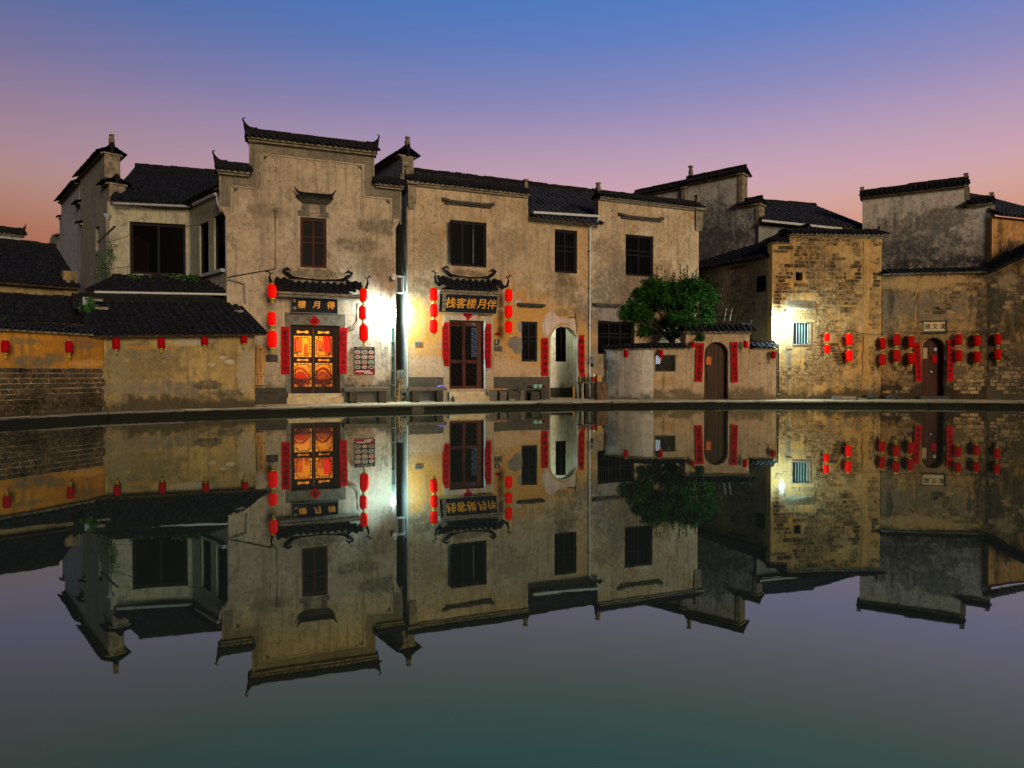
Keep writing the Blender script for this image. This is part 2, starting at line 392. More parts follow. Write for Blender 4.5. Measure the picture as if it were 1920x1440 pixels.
# ================================================================ tiles
def row_mesh(Ls, ang, pitch, seg, seed, mat, r=None):
    rr = random.Random(seed); m = MB(); r = r or pitch*.30; c, s = math.cos(ang), math.sin(ang)
    def pt(x, t, h): return (x, t*c-h*s, t*s+h*c)
    n = max(1, int(round(Ls/seg))); seg = Ls/n
    for j in range(n):
        dx = rr.uniform(-.012, .012); li = .022+rr.uniform(-.006, .012); t0 = j*seg-.02; t1 = (j+1)*seg+.02
        if rr.random() < .04: dx += rr.uniform(-.03, .03)
        vs = []
        for (t, hh) in ((t0, li), (t1, .0)):
            for k in range(5):
                th = math.pi*k/4; vs.append(pt(dx+r*math.cos(th), t, .012+hh+r*.75*math.sin(th)))
        fs = [(k, 5+k, 6+k, k+1) for k in range(4)]+[(0, 1, 2, 3, 4)]
        m.add(vs, fs)
        li2 = .014+rr.uniform(-.004, .008); xa, xb = r*.6, pitch-r*.6; xm = (xa+xb)/2
        vs = [pt(xa, t0, li2+.03), pt(xm, t0, li2), pt(xb, t0, li2+.03), pt(xa, t1, .03), pt(xm, t1, 0), pt(xb, t1, .03), pt(xa, t0, 0), pt(xm, t0, -.02), pt(xb, t0, 0)]
        m.add(vs, [(0, 1, 4, 3), (1, 2, 5, 4), (6, 7, 1, 0), (7, 8, 2, 1)])
    return m
def roof(parent, M, x0, x1, ye, ze, yr, zr, pitch=.21, seg=.17, mat=None, tilt=0., rows=True, ridge=.16, deck=.07, name='roof', seed=0, ridgex=None):
    """one tiled slope; tilt raises it per metre along x"""
    mat = mat or M_tile; Ls = math.hypot(yr-ye, zr-ze); ang = math.atan2(zr-ze, yr-ye)
    m = MB(); zl, zh = tilt*0, tilt*(x1-x0)
    vs = []
    for (x, dz) in ((x0, 0), (x1, tilt*(x1-x0))):
        vs += [(x, ye+.05, ze+dz-deck), (x, ye+.05, ze+dz-.005), (x, yr, zr+dz-.005), (x, yr, zr+dz-deck)]
    m.add(vs, [(0,1,2,3), (7,6,5,4), (0,4,5,1), (1,5,6,2), (2,6,7,3), (3,7,4,0)])
    rf = m.build(name, M_void if False else M_woodd, parent, M)
    n = max(1, int((x1-x0)/pitch)); pitch = (x1-x0)/n
    if rows:
        vm = [row_mesh(Ls, ang, pitch, seg, seed+k, mat).mesh('tile_row', mat) for k in range(5)]
        for i in range(n):
            x = x0+pitch*.3+i*pitch
            link('tile_row', vm[(i*7+i//3) % 5], rf, M @ T(x, ye, ze+tilt*(x-x0)+random.uniform(-.006, .006)))
    else:
        big = MB()
        for i in range(n):
            a = row_mesh(Ls, ang, pitch, seg, seed+i, mat); x = x0+pitch*.3+i*pitch
            big.add([(v[0]+x, v[1]+ye, v[2]+ze+tilt*(x-x0)) for v in a.v], a.f)
        tag(big.build('roof_tiles', mat, rf, M), kind='stuff')
    if ridge:
        m = MB(); dz = tilt*(x1-x0); a0, a1 = ridgex or (x0, x1)
        k = max(2, int((a1-a0)/.24)); prev = None
        for i in range(k):
            xa = a0+(a1-a0)*i/k; xb = a0+(a1-a0)*(i+1)/k-.006; zz = zr+tilt*(xa-x0)+random.uniform(-.012, .012)
            m.box(xa, xb, yr-.09, yr+.09, zz-.05, zz+ridge*.6, jit=.006)
            m.box(xa, xb, yr-.055, yr+.055, zz+ridge*.6, zz+ridge+random.uniform(-.01, .012), jit=.006)
        m.build('ridge', M_ridge, rf, M)
    return rf
def horn(parent, M, x, y, z, side=1, h=.30, fin=True, name='ridge_horn'):
    """upswept ridge end"""
    m = MB(); s = side; pts = []; rs = []
    for i in range(8):
        t = i/7; pts.append((x-s*.30+s*.42*t**.8, y, z-.02+h*t**2.6)); rs.append(.075*(1-t)+.024)
    m.tube(pts, rs, 6)
    m.prism([(x-s*.2, z-.06), (x+s*.07, z-.06), (x+s*.10, z+h*.45), (x+s*.02, z+h*.38)], y-.05, y+.05)
    m.tube([(x+s*.12, y, z-.02+h), (x+s*.07, y, z+h+.03), (x+s*.03, y, z+h-.0)], [.022, .018, .008], 5)
    return m.build(name, M_ridge, parent, M)
def post_finial(parent, M, x, y, z, h=.3, name='finial'):
    m = MB(); m.box(x-.07, x+.07, y-.08, y+.08, z, z+h*.55, jit=.008); m.box(x-.05, x+.05, y-.06, y+.06, z+h*.55, z+h*.85, jit=.008)
    m.box(x-.085, x+.075, y-.075, y+.075, z+h*.85, z+h, jit=.01)
    return m.build(name, M_finial, parent, M)
def coping(parent, M, x0, x1, z, y=0., hw=.34, rise=.2, ends=(None, None), pitch=.17, mat=None, tilt=0., corbel=True, rb=.16, overx=.12, name='coping', hornh=.30):
    """small double tiled roof along the top of a wall whose top is at z"""
    mat = mat or M_tile; Lx = x1-x0; m = MB()
    zz = lambda x: z+tilt*(x-x0)
    def slab(ya, yb, za, zb, ex=0):
        a, b = x0-ex, x1+ex
        vs = [(q, w, zz(q)+v) for q in (a, b) for w, v in ((ya, za), (yb, za), (yb, zb), (ya, zb))]
        m.add(vs, [(0,3,2,1), (4,5,6,7), (0,1,5,4), (1,2,6,5), (2,3,7,6), (3,0,4,7)])
    if corbel:
        slab(y-hw*.55, y+hw*.55, -.06, 0, .02); slab(y-hw*.78, y+hw*.78, .002, .055, .05)
    else: slab(y-hw*.7, y+hw*.7, 0, .05, 0)
    cp = m.build(name, M_corb, parent, M)
    big = MB(); ang = math.atan2(rise, hw); Ls = math.hypot(hw, rise); a0, a1 = x0-overx, x1+overx
    n = max(1, int((a1-a0)/pitch)); pt = (a1-a0)/n
    for i in range(n):
        for sd in (-1, 1):
            a = row_mesh(Ls, ang, pt, .15, 31*i+sd+int(100*x0), mat); x = a0+pt*.3+i*pt
            if sd == -1: big.add([(v[0]+x, y-hw+v[1], zz(x)+.06+v[2]) for v in a.v], a.f)
            else: big.add([(v[0]+x, y+hw-v[1], zz(x)+.06+v[2]) for v in a.v], [tuple(reversed(f)) for f in a.f])
    tag(big.build('coping_tiles', mat, cp, M), kind='stuff')
    m = MB(); k = max(2, int((a1-a0)/.22))
    m.prism([(a0+.02, zz(a0)+.05), (a1-.02, zz(a1)+.05), (a1-.02, zz(a1)+.06+rise*.8), (a0+.02, zz(a0)+.06+rise*.8)], y-.05, y+.05)
    for i in range(k):
        xa = a0+(a1-a0)*i/k; xb = a0+(a1-a0)*(i+1)/k-.004; q = zz(xa)+.05+rise+random.uniform(-.008, .008)
        m.box(xa, xb, y-.075, y+.075, q-.05, q+rb*.6, jit=.005); m.box(xa-.002, xb+.003, y-.045, y+.045, q+rb*.6, q+rb, jit=.004)
    m.build('ridge', M_ridge, cp, M)
    zt = .05+rise+rb
    for e, x, s in ((ends[0], a0+.06, -1), (ends[1], a1-.06, 1)):
        if e == 'horn': horn(cp, M, x, y, zz(x)+zt-.03, s, hornh)
        elif e == 'post': post_finial(cp, M, x-s*.05, y, zz(x)+zt-.05, .32)
        elif e == 'small': post_finial(cp, M, x-s*.03, y, zz(x)+zt-.05, .16)
    return cp
def arch(x0, x1, z0, zs, n=12, rise=None):
    """outline of an arched opening, springing at zs"""
    r = (x1-x0)/2; c = (x0+x1)/2; h = rise or r
    return [(x0, z0), (x1, z0)]+[(c+r*math.cos(math.pi*i/n), zs+h*math.sin(math.pi*i/n)) for i in range(n+1)]
def rc(x0, x1, z0, z1): return [(x0, z0), (x1, z0), (x1, z1), (x0, z1)]
def wall(parent, M, outline, holes, mat, y0=0., th=.3, name='wall'):
    m = MB(); m.prism(outline, y0, y0+th, holes); return m.build(name, mat, parent, M)
def shell(parent, M, x0, x1, y0, y1, z0, z1, mat, left=True, right=True, ceil=True):
    """side and back walls, ceiling: makes the inside dark"""
    if left: part_box('side_wall', parent, M, mat, x0, x0+.22, y0, y1, z0, z1)
    if right: part_box('side_wall', parent, M, mat, x1-.22, x1, y0, y1, z0, z1)
    part_box('back_wall', parent, M, mat, x0+.22, x1-.22, y1-.22, y1, z0, z1)
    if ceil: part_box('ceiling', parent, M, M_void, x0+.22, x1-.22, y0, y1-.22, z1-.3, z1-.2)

def text(s, size, mat, parent, M, extrude=.004, name='lettering', vertical=False, shear=0., bold=0., sx=1., gap=1.0, fat=0.):
    """lettering standing in the x,z plane and facing -y, centred; each string in s is one line or, if vertical, each character below the last"""
    m = MB(); chars = list(s)
    n = len(chars); last = None
    for i, ch in enumerate(chars):
        if ch == ' ': continue
        cu = bpy.data.curves.new('t', 'FONT'); cu.body = ch; cu.size = size; cu.extrude = extrude; cu.offset = bold; cu.shear = shear; cu.resolution_u = 3
        o = bpy.data.objects.new('t', cu); COL.objects.link(o)
        dg = bpy.context.evaluated_depsgraph_get(); me = bpy.data.meshes.new_from_object(o.evaluated_get(dg))
        if len(me.vertices):
            xs = [v.co.x for v in me.vertices]; ys = [v.co.y for v in me.vertices]; cx = (min(xs)+max(xs))/2; cy = (min(ys)+max(ys))/2
            ox = 0 if vertical else (i-(n-1)/2)*size*gap; oz = ((n-1)/2-i)*size*gap if vertical else 0
            for q, (fx, fz) in enumerate(((0, 0), (fat, fat*.4), (-fat, -fat*.4), (0, fat), (0, -fat)) if fat else ((0, 0),)):
                m.add([((v.co.x-cx)*sx+ox+fx, -v.co.z-.0004*q, v.co.y-cy+oz+fz) for v in me.vertices], [tuple(p.vertices) for p in me.polygons])
        if size > .10 and len(m.v): last = m.build('character', mat, parent, M); m = MB()
        bpy.data.objects.remove(o); bpy.data.meshes.remove(me); bpy.data.curves.remove(cu)
    return last if last else m.build(name, mat, parent, M)

# ================================================================ bricks
def fbm(p, s=1.): return mnoise.fractal(Vector(p)*s, 1.0, 2.0, 4)
def brick_mat(name, cols, plast):
    t = NT(name); oi = t.n('ShaderNodeObjectInfo'); r = ramp(t.t, [(i/(len(cols)-1), c) for i, c in enumerate(cols)]); r.color_ramp.interpolation = 'CONSTANT' if False else 'LINEAR'
    wn = t.n('ShaderNodeTexWhiteNoise'); wn.noise_dimensions = '1D'; t.l(oi.outputs['Random'], wn.inputs['W']); t.l(wn.outputs['Value'], r.inputs[0])
    c = t.mix(t.rng(t.noise(9, 6, .7), .4, .66, 0, .7), r.outputs[0], plast)
    c = t.mix(t.rng(t.noise(1.1, 6, .7, off=3), .5, .62, 0, .75), c, tuple(x*.30 for x in cols[0]))
    t.col(c); t.rough(.92); t.bump(t.noise(22, 6, .7), .7, .02); return t.m
M_brick = brick_mat('old grey brick', [(.025,.023,.018), (.09,.068,.04), (.03,.028,.022), (.22,.15,.07), (.05,.045,.033), (.30,.20,.09)], (.40,.26,.11))
M_brickg = brick_mat('green grey brick', [(.05,.055,.042), (.15,.145,.10), (.23,.21,.14), (.08,.082,.062), (.27,.24,.16)], (.32,.27,.17))
def bricks(parent, M, inside, x0, x1, z0, z1, bw, bh, mat, cover, limit=290, seed=0, y=0., stick=.014, name='brick', split=None):
    """courses of single bricks; those beyond the limit are joined; cover(x,z)->True leaves the plaster on"""
    rr = random.Random(seed); items = []; z = z0; k = 0
    while z < z1-bh*.4:
        hgt = bh*rr.uniform(.85, 1.15); x = x0-bw*rr.uniform(0, 1)
        while x < x1:
            w = bw*rr.choice((.55, 1, 1, 1, 1.15)); xa, xb = max(x, x0), min(x+w, x1)
            if xb-xa > bw*.3 and z+hgt <= z1+.01:
                cx, cz = (xa+xb)/2, z+hgt/2
                if inside(xa, z) and inside(xb, z) and inside(xa, z+hgt) and inside(xb, z+hgt) and inside(cx, cz) and not cover(cx, cz): items.append((xa, xb, z, z+hgt))
            x += w
        z += hgt
    items.sort(key=lambda q: -(q[2]) if split != 'low' else q[2])
    joined = MB(); g = .010
    for i, (a, b, c, d) in enumerate(items):
        st = stick+rr.uniform(-.010, .014); rr2 = .007
        if i < limit:
            m = MB(); m.bevbox(-(b-a)/2+g, (b-a)/2-g, -st, .03, -(d-c)/2+g, (d-c)/2-g, .009, rr2)
            m.build(name, mat, parent, M @ T((a+b)/2, y, (c+d)/2) @ RY(rr.uniform(-.02, .02)))
        else: joined.bevbox(a+g, b-g, y-st, y+.03, c+g, d-g, .009, rr2)
    if joined.v: tag(joined.build(name+'s', mat, parent, M), kind='stuff')
    return len(items)

# ================================================================ windows, shutters
def window(parent, F, x0, y0, x1, y1, mat=None, depth=.14, mull=2, bars=0, cross=True, pane=None, sill=False, off=0, fw=.05, louvre=False):
    """wooden window set into its hole: part > frame bars, pane"""
    a, b, c, d = F.rect(x0, y0, x1, y1, off); mat = mat or M_woodb; m = MB(); y = depth-off
    m.box(a, a+fw, y, y+.07, c, d); m.box(b-fw, b, y, y+.07, c, d); m.box(a+fw, b-fw, y, y+.07, d-fw, d); m.box(a+fw, b-fw, y, y+.07, c, c+fw)
    w = m.build('window', mat, parent, F.M)
    ia, ib, ic, id_ = a+fw, b-fw, c+fw, d-fw
    for i in range(mull):
        xa = ia+(ib-ia)*i/mull; xb = ia+(ib-ia)*(i+1)/mull; m = MB(); q = .035
        m.box(xa+.003, xa+q, y+.012, y+.05, ic, id_); m.box(xb-q, xb-.003, y+.012, y+.05, ic, id_)
        zs = [ic+.003, id_-q-.003]+([ic+(id_-ic)*.62, ic+(id_-ic)*.5] if cross else [])
        for zq in zs: m.box(xa+q, xb-q, y+.014, y+.048, zq, zq+q)
        for k in range(bars):
            xx = xa+q+(xb-xa-2*q)*(k+1)/(bars+1); m.box(xx-.008, xx+.008, y+.02, y+.044, ic+q, id_-q)
        m.build('casement', mat, w, F.M)
        part_box('pane', w, F.M, pane or M_glassd, xa+q, xb-q, y+.046, y+.052, ic+q, id_-q)
    if sill: part_box('sill', w, F.M, M_corb, a-.08, b+.08, -.05-off, y, c-.07, c-.003)
    return rc(a, b, c, d)
def lattice(m, xa, xb, za, zb, y, kind='frame', t=.011, n=5):
    w, h = xb-xa, zb-za
    def bar(x0, z0, x1, z1): 
        if abs(x0-x1) < 1e-6: m.box(x0-t, x0+t, y-.012, y+.012, min(z0, z1), max(z0, z1))
        elif abs(z0-z1) < 1e-6: m.box(min(x0, x1), max(x0, x1), y-.0115, y+.0115, z0-t, z0+t)
        else:
            v = Vector((x1-x0, 0, z1-z0)).normalized(); q = Vector((-v.z, 0, v.x))*t
            m.add([(x0-q.x, y-.011, z0-q.z), (x0+q.x, y-.011, z0+q.z), (x1+q.x, y-.011, z1+q.z), (x1-q.x, y-.011, z1-q.z)]+[(x0-q.x, y+.011, z0-q.z), (x0+q.x, y+.011, z0+q.z), (x1+q.x, y+.011, z1+q.z), (x1-q.x, y+.011, z1-q.z)],
                  [(0,3,2,1), (4,5,6,7), (0,1,5,4), (2,3,7,6), (1,2,6,5), (3,0,4,7)])
    if kind == 'frame':
        i1, i2 = .09*w, .20*w
        for q in (i1,):
            bar(xa+q, za+i2, xa+q, zb-i2); bar(xb-q, za+i2, xb-q, zb-i2); bar(xa+i2, za+q, xb-i2, za+q); bar(xa+i2, zb-q, xb-i2, zb-q)
        for sxx, szz in ((0, 0), (1, 0), (0, 1), (1, 1)):
            X = lambda q: xa+q if not sxx else xb-q
            Z = lambda q: za+q if not szz else zb-q
            bar(X(i1), Z(i2), X(i2), Z(i1)); bar(X(0), Z(i2), X(i1), Z(i2)); bar(X(i2), Z(0), X(i2), Z(i1)); bar(X(i2), Z(i1), X(i2), Z(i2*1.25)); bar(X(i1), Z(i2*1.25), X(i2), Z(i2*1.25))
        for f in (.35, .5, .65):
            bar(xa, za+h*f, xa+i1, za+h*f); bar(xb-i1, za+h*f, xb, za+h*f)
        for f in (.38, .62):
            bar(xa+w*f, za, xa+w*f, za+i1); bar(xa+w*f, zb-i1, xa+w*f, zb)
    else:
        k = n; rr = random.Random(3); rows = int(round(k*h/w))
        for i in range(1, k): 
            for j in range(rows):
                if (i+j) % 3: bar(xa+w*i/k, za+h*j/rows, xa+w*i/k, za+h*(j+1)/rows)
        for j in range(1, rows):
            for i in range(k):
                if (i+2*j) % 3: bar(xa+w*i/k, za+h*j/rows, xa+w*(i+1)/k, za+h*j/rows)

# ================================================================ small builders used all along the street
LM = {}
def lantern_meshes(mat, key, w, h):
    if (key, w, h) in LM: return LM[(key, w, h)]
    pr = []; hw = w/2; k = 12
    for i in range(k+1):
        t = i/k; z = -h/2+h*t; e = min(1, (1-abs(2*t-1))*1.9); r = hw*(.46+.54*math.sqrt(max(0, 1-(1-e)**2))); pr.append((r, z))
    m = MB(); m.lathe(pr, 32, flute=.045); body = m.mesh('body', mat)
    m = MB(); m.lathe([(hw*.50, h/2-.004), (hw*.54, h/2+.002), (hw*.50, h/2+.022*h/.3*1.0), (hw*.36, h/2+.026*h/.3)], 14); m.tube([(0, 0, h/2), (0, 0, h/2+.16*h)], .006, 4); cap = m.mesh('cap', M_gold2)
    m = MB(); m.lathe([(hw*.36, -h/2-.026*h/.3), (hw*.48, -h/2-.020*h/.3), (hw*.54, -h/2-.002), (hw*.5, -h/2+.004)], 14); base = m.mesh('base_ring', M_gold2)
    m = MB()
    for q in range(9):
        a = 2*math.pi*q/9; rr = hw*.22
        m.tube([(rr*.3*math.cos(a), rr*.3*math.sin(a), -h/2-.03), (rr*math.cos(a), rr*math.sin(a), -h/2-.17*h-.02), (rr*1.1*math.cos(a), rr*1.1*math.sin(a), -h/2-.36*h)], .007, 3)
    tas = m.mesh('tassel', M_tassel)
    LM[(key, w, h)] = (body, cap, base, tas); return LM[(key, w, h)]
def lantern(F, px, y0, y1, wpx, off, label, group, mat, key, tassel=True, tilt=0):
    u, z = F.hit(px, (y0+y1)/2, off); d = F.W(u, off, z).y; s = d/FPX; h = round((y1-y0)*s*.94, 3); w = round(wpx*s*.93, 3)
    ms = lantern_meshes(mat, key, w, h)
    M = F.at(u, off, z) @ RY(tilt)
    r = thing('paper_lantern', label, 'lantern', M, group)
    for nm, me in zip(('body', 'cap', 'base_ring', 'tassel'), ms):
        if nm == 'tassel' and not tassel: continue
        o = link(nm, me, r, M)
        if nm == 'body': me.polygons.foreach_set('use_smooth', [True]*len(me.polygons))
    return u, z, h
def cord(name, pts, r, label, cat, mat=None):
    m = MB(); m.tube(pts, r, 5); return tag(m.build(name, mat or M_cable), label, cat)
def couplet(F, x0, y0, x1, y1, chars, label, off=.03, curl=0., lean=0., torn=False, group=None):
    a, b, c, d = F.rect(x0, y0, x1, y1, off); w, h = b-a, d-c; M = F.at((a+b)/2, off, (c+d)/2) @ RY(lean)
    m = MB(); n = 14; vs = []; rr = random.Random(int(x0)); cut = .0
    for i in range(n+1):
        t = i/n; z = -h/2+h*t; bow = -.012*math.sin(math.pi*t*2.2+x0)-.004; cu = curl*max(0, .22-t)/.22
        tc_ = (torn and t > .85)
        for k in range(4):
            x = -w/2+w*k/3+rr.uniform(-.003, .003)+(cu*.3*w if k == 0 else 0)*(1)
            if tc_: x = x+(w*.35*(t-.85)/.15 if k < 2 else 0)
            vs.append((x, bow-cu*.05*(1-k/3), z))
    nv = len(vs); vs += [(x, y+.004, z) for x, y, z in vs]
    fs = []
    for i in range(n):
        for k in range(3):
            q = (i*4+k, i*4+k+1, (i+1)*4+k+1, (i+1)*4+k); fs.append(q); fs.append(tuple(nv+j for j in reversed(q)))
    m.add(vs, fs)
    o = thing('couplet_banner', label, 'banner', M, group); m.build('paper', M_red, o, M)
    if chars:
        sz = min(w*.60, h*.86/len(chars)); text(chars, sz, M_ink, o, M @ T(0, -.030, 0), .002, 'lettering', True, gap=h*.88/len(chars)/sz)
    return o
def bench(F, x0, x1, ytop, off, depth, th, legs, label, mat=None, slabz=None, cat='bench', jit=.006):
    u0, u1 = F.u(x0, ytop, off), F.u(x1, ytop, off); z = F.z((x0+x1)/2, ytop, off); M = F.at(u0, off, 0)
    r = thing('stone_bench', label, cat, M); L_ = u1-u0; mat = mat or M_stone
    m = MB(); m.box(0, L_, 0, depth, z-th, z, jit=jit); m.build('seat', mat, r, M)
    for f, w in legs:
        m = MB(); m.box(L_*f-w/2, L_*f+w/2, .04, depth-.05, BANK-.01, z-th-.002, jit=jit); m.build('leg', M_stoned, r, M)
    return r
# ================================================================ FIRST INN (stepped gable)
PE = lambda px, py, off=0: tuple(FE.W(*[FE.hit(px, py, off)[0], off, FE.hit(px, py, off)[1]]))
m_plE = plaster('aged cream plaster', (.43,.35,.25), (.33,.265,.185), (.13,.11,.08), .6, 1.0, zb=.75, seed=1, patches=[
    (PE(670,460), .75, .22, (.15,.125,.09), .55), (PE(705,425), .6, .25, (.14,.12,.085), .5), (PE(500,395), .5, .22, (.18,.15,.11), .5), (PE(700,500), .6, .5, (.20,.165,.115), .6),
    (PE(600,382), .5, .3, (.20,.165,.115), .6), (PE(585,512), .9, .14, (.13,.11,.08), .5), (PE(475,300), .2, .9, (.17,.14,.10), .6)])
m_friE = plaster('grey painted frieze', (.20,.17,.125), (.14,.125,.095), (.08,.075,.06), .6, .8, seed=2)
M_plain = plaster('rear plaster', (.20,.19,.16), (.15,.14,.12), (.07,.065,.055), .7, .8, seed=4)
zH = FE.z(583, 277); zLs = FE.z(440, 327); zRs = FE.z(727, 352)
uL, uR, s1, s2 = FE.u(425, 500), FE.u(742, 500), FE.u(467, 300), FE.u(702, 320)
fl = .20
inn = thing('plastered_inn', 'tall cream inn with stepped gable top, its lattice doorway glowing orange', 'house', FE.M)
holes = []
dU0, dU1, dZ0, dZ1 = FE.rect(545, 610, 637, 740)
holes.append(rc(dU0, dU1, dZ0, dZ1))
holes.append(window(inn, FE, 563, 408, 612, 502, M_woodr, .10, 2, 0, True, M_glassd))
outl = [(uL, BANK-.2), (uR, BANK-.2), (uR, zRs-1.30), (uR+fl, zRs-.95), (uR+fl, zRs), (s2, zRs), (s2, zH), (s1, zH), (s1, zLs), (uL-fl, zLs), (uL-fl, zLs-.95), (uL, zLs-1.35)]
wall(inn, FE.M, outl, holes, m_plE, 0, .32)
shell(inn, FE.M, uL, uR, .32, 7.5, BANK-.1, zLs-.25, M_plain)
# painted frieze and raised mouldings that follow the steps
m = MB()
def strip(m, pts, w, y0, y1):
    for (a, b) in zip(pts, pts[1:]):
        (x0, z0), (x1, z1) = a, b
        if abs(x0-x1) < 1e-6: m.box(x0-w/2, x0+w/2, y0, y1, min(z0, z1)-w/2, max(z0, z1)+w/2)
        else: m.box(min(x0, x1)+w/2+.001, max(x0, x1)-w/2-.001, y0, y1, z0-w/2, z0+w/2)
def steps(i): return [(uL-fl+i, zLs-1.15), (uL-fl+i, zLs-i), (s1+i, zLs-i), (s1+i, zH-i), (s2-i, zH-i), (s2-i, zRs-i), (uR+fl-i, zRs-i), (uR+fl-i, zRs-1.15)]
strip(m, steps(.31), .035, -.022, .0); strip(m, steps(.39), .02, -.015, .0); strip(m, steps(.03), .05, -.024, 0)
m.build('moulding', M_corb, inn, FE.M)
m = MB(); i = .06; k = .285
for (x0, x1, z0, z1) in ((uL-fl+i, uL-fl+k, zLs-1.0, zLs-i), (uL-fl+k, s1+k-.001, zLs-k, zLs-i), (s1+i, s1+k, zLs-i+.001, zH-i), (s1+k, s2-k, zH-k, zH-i), (s2-k, s2-i, zRs-i+.001, zH-i), (s2-k+.001, uR+fl-k, zRs-k, zRs-i), (uR+fl-k, uR+fl-i, zRs-1.0, zRs-i)):
    m.box(x0, x1, -.009, 0, z0, z1)
m.build('frieze', m_friE, inn, FE.M)
for (cx, cz, sx_) in ((uL-fl+.47, zLs-.47, 1), (s1+.47, zH-.47, 1), (s2-.47, zH-.47, -1), (uR+fl-.47, zRs-.47, -1)):
    m = MB(); m.prism([(cx-.05*sx_, cz+.05), (cx+.07*sx_, cz+.05), (cx-.05*sx_, cz-.09)] if sx_ > 0 else [(cx+.05, cz+.05), (cx+.05, cz-.09), (cx-.07, cz+.05)], -.012, 0); m.build('corner_ornament', M_stoned, inn, FE.M)
coping(inn, FE.M, uL-fl, s1-.02, zLs, .05, .36, .17, ('horn', None))
coping(inn, FE.M, s1, s2, zH, .05, .38, .19, ('horn', 'horn'), tilt=0)
coping(inn, FE.M, s2+.04, uR+fl, zRs, .05, .36, .17, (None, 'small'))
roof(inn, FE.M, uL+.2, uR-.2, .4, zLs-.35, 4.0, zH-.5, rows=False, ridge=.1)
# window hood with carved panel
hu0, hu1 = FE.u(555, 370), FE.u(624, 370); hz0, hz1 = FE.z(590, 384), FE.z(590, 362)
m = MB(); hm = (hu0+hu1)/2; w = hu1-hu0
for i in range(5):
    t = i/4; m.box(hu0+w*.17*(1-t), hu1-w*.17*(1-t), -.05-.05*i, .0, hz0+.05*i, hz0+.05*i+.045)
hd = m.build('window_hood', M_stoned, inn, FE.M)
m = MB(); pts = [(hu0-.06, -.22, hz0+.46), (hu0+.03, -.24, hz0+.31), (hu0+.16, -.24, hz0+.27), (hu1-.16, -.24, hz0+.27), (hu1-.03, -.24, hz0+.31), (hu1+.06, -.22, hz0+.46)]
m.tube(pts, [.015, .04, .045, .045, .04, .015], 6); m.build('ridge', M_ridge, hd, FE.M)
nn = 10
for i in range(nn):
    x = hu0+.06+(w-.12)*(i+.5)/nn; mm = row_mesh(.26, R(20), (w-.12)/nn, .13, i, M_tile); mm.build('tile_row', M_tile, hd, FE.M @ T(x-.03, -.30, hz0+.20))
pu0, pu1, pz0, pz1 = FE.rect(567, 383, 611, 400)
for i, (a, b) in enumerate(((0, .27), (.29, .71), (.73, 1))):
    m = MB(); x0, x1 = pu0+(pu1-pu0)*a, pu0+(pu1-pu0)*b; m.box(x0, x1, -.03, 0, pz0, pz1)
    if i != 1:
        c = ((x0+x1)/2, (pz0+pz1)/2)
        for rr_ in (.085, .055, .03): m.tube([(c[0]-rr_, -.036, c[1]), (c[0], -.036, c[1]+rr_*1.3), (c[0]+rr_, -.036, c[1]), (c[0], -.036, c[1]-rr_*1.3), (c[0]-rr_, -.036, c[1])], .008, 4)
    m.build('carved_panel', M_stone if i != 1 else m_plE, inn, FE.M)
m = MB(); wx0, wx1 = FE.u(563, 404), FE.u(612, 404); wz = FE.z(588, 407)
m.prism([(wx0-.07, wz+.005), (wx0+.28, wz+.03), (wx0+.06, wz+.17), (wx0-.07, wz+.17)], -.04, 0); m.build('corbel', M_stone, inn, FE.M); m = MB(); m.prism([(wx1-.28, wz+.03), (wx1+.07, wz+.005), (wx1+.07, wz+.17), (wx1-.06, wz+.17)], -.04, 0)
m.build('corbel', M_stone, inn, FE.M)
# stone door surround
a, b, c, d = FE.rect(534, 588, 647, 610)
part_box('lintel', inn, FE.M, M_stone, a, b, -.05, .05, dZ1+.002, d)
part_box('jamb', inn, FE.M, M_stone, a+.02, dU0, -.045, .18, BANK, dZ1); part_box('jamb', inn, FE.M, M_stone, dU1, b-.02, -.045, .18, BANK, dZ1)
for (x0, y0, x1, y1, ofs) in ((541, 738, 640, 745, .32), (538, 745, 644, 753, .60)):
    a, b, c, d = FE.rect(x0, y0, x1, y1, ofs); m = MB(); m.box(a, b, -ofs, -.046 if ofs < .4 else -.321, BANK-.01, d, jit=.005); m.build('step', M_slab, inn, FE.M)
part_box('threshold', inn, FE.M, M_stoned, dU0, dU1, .0, .25, BANK, dZ0)
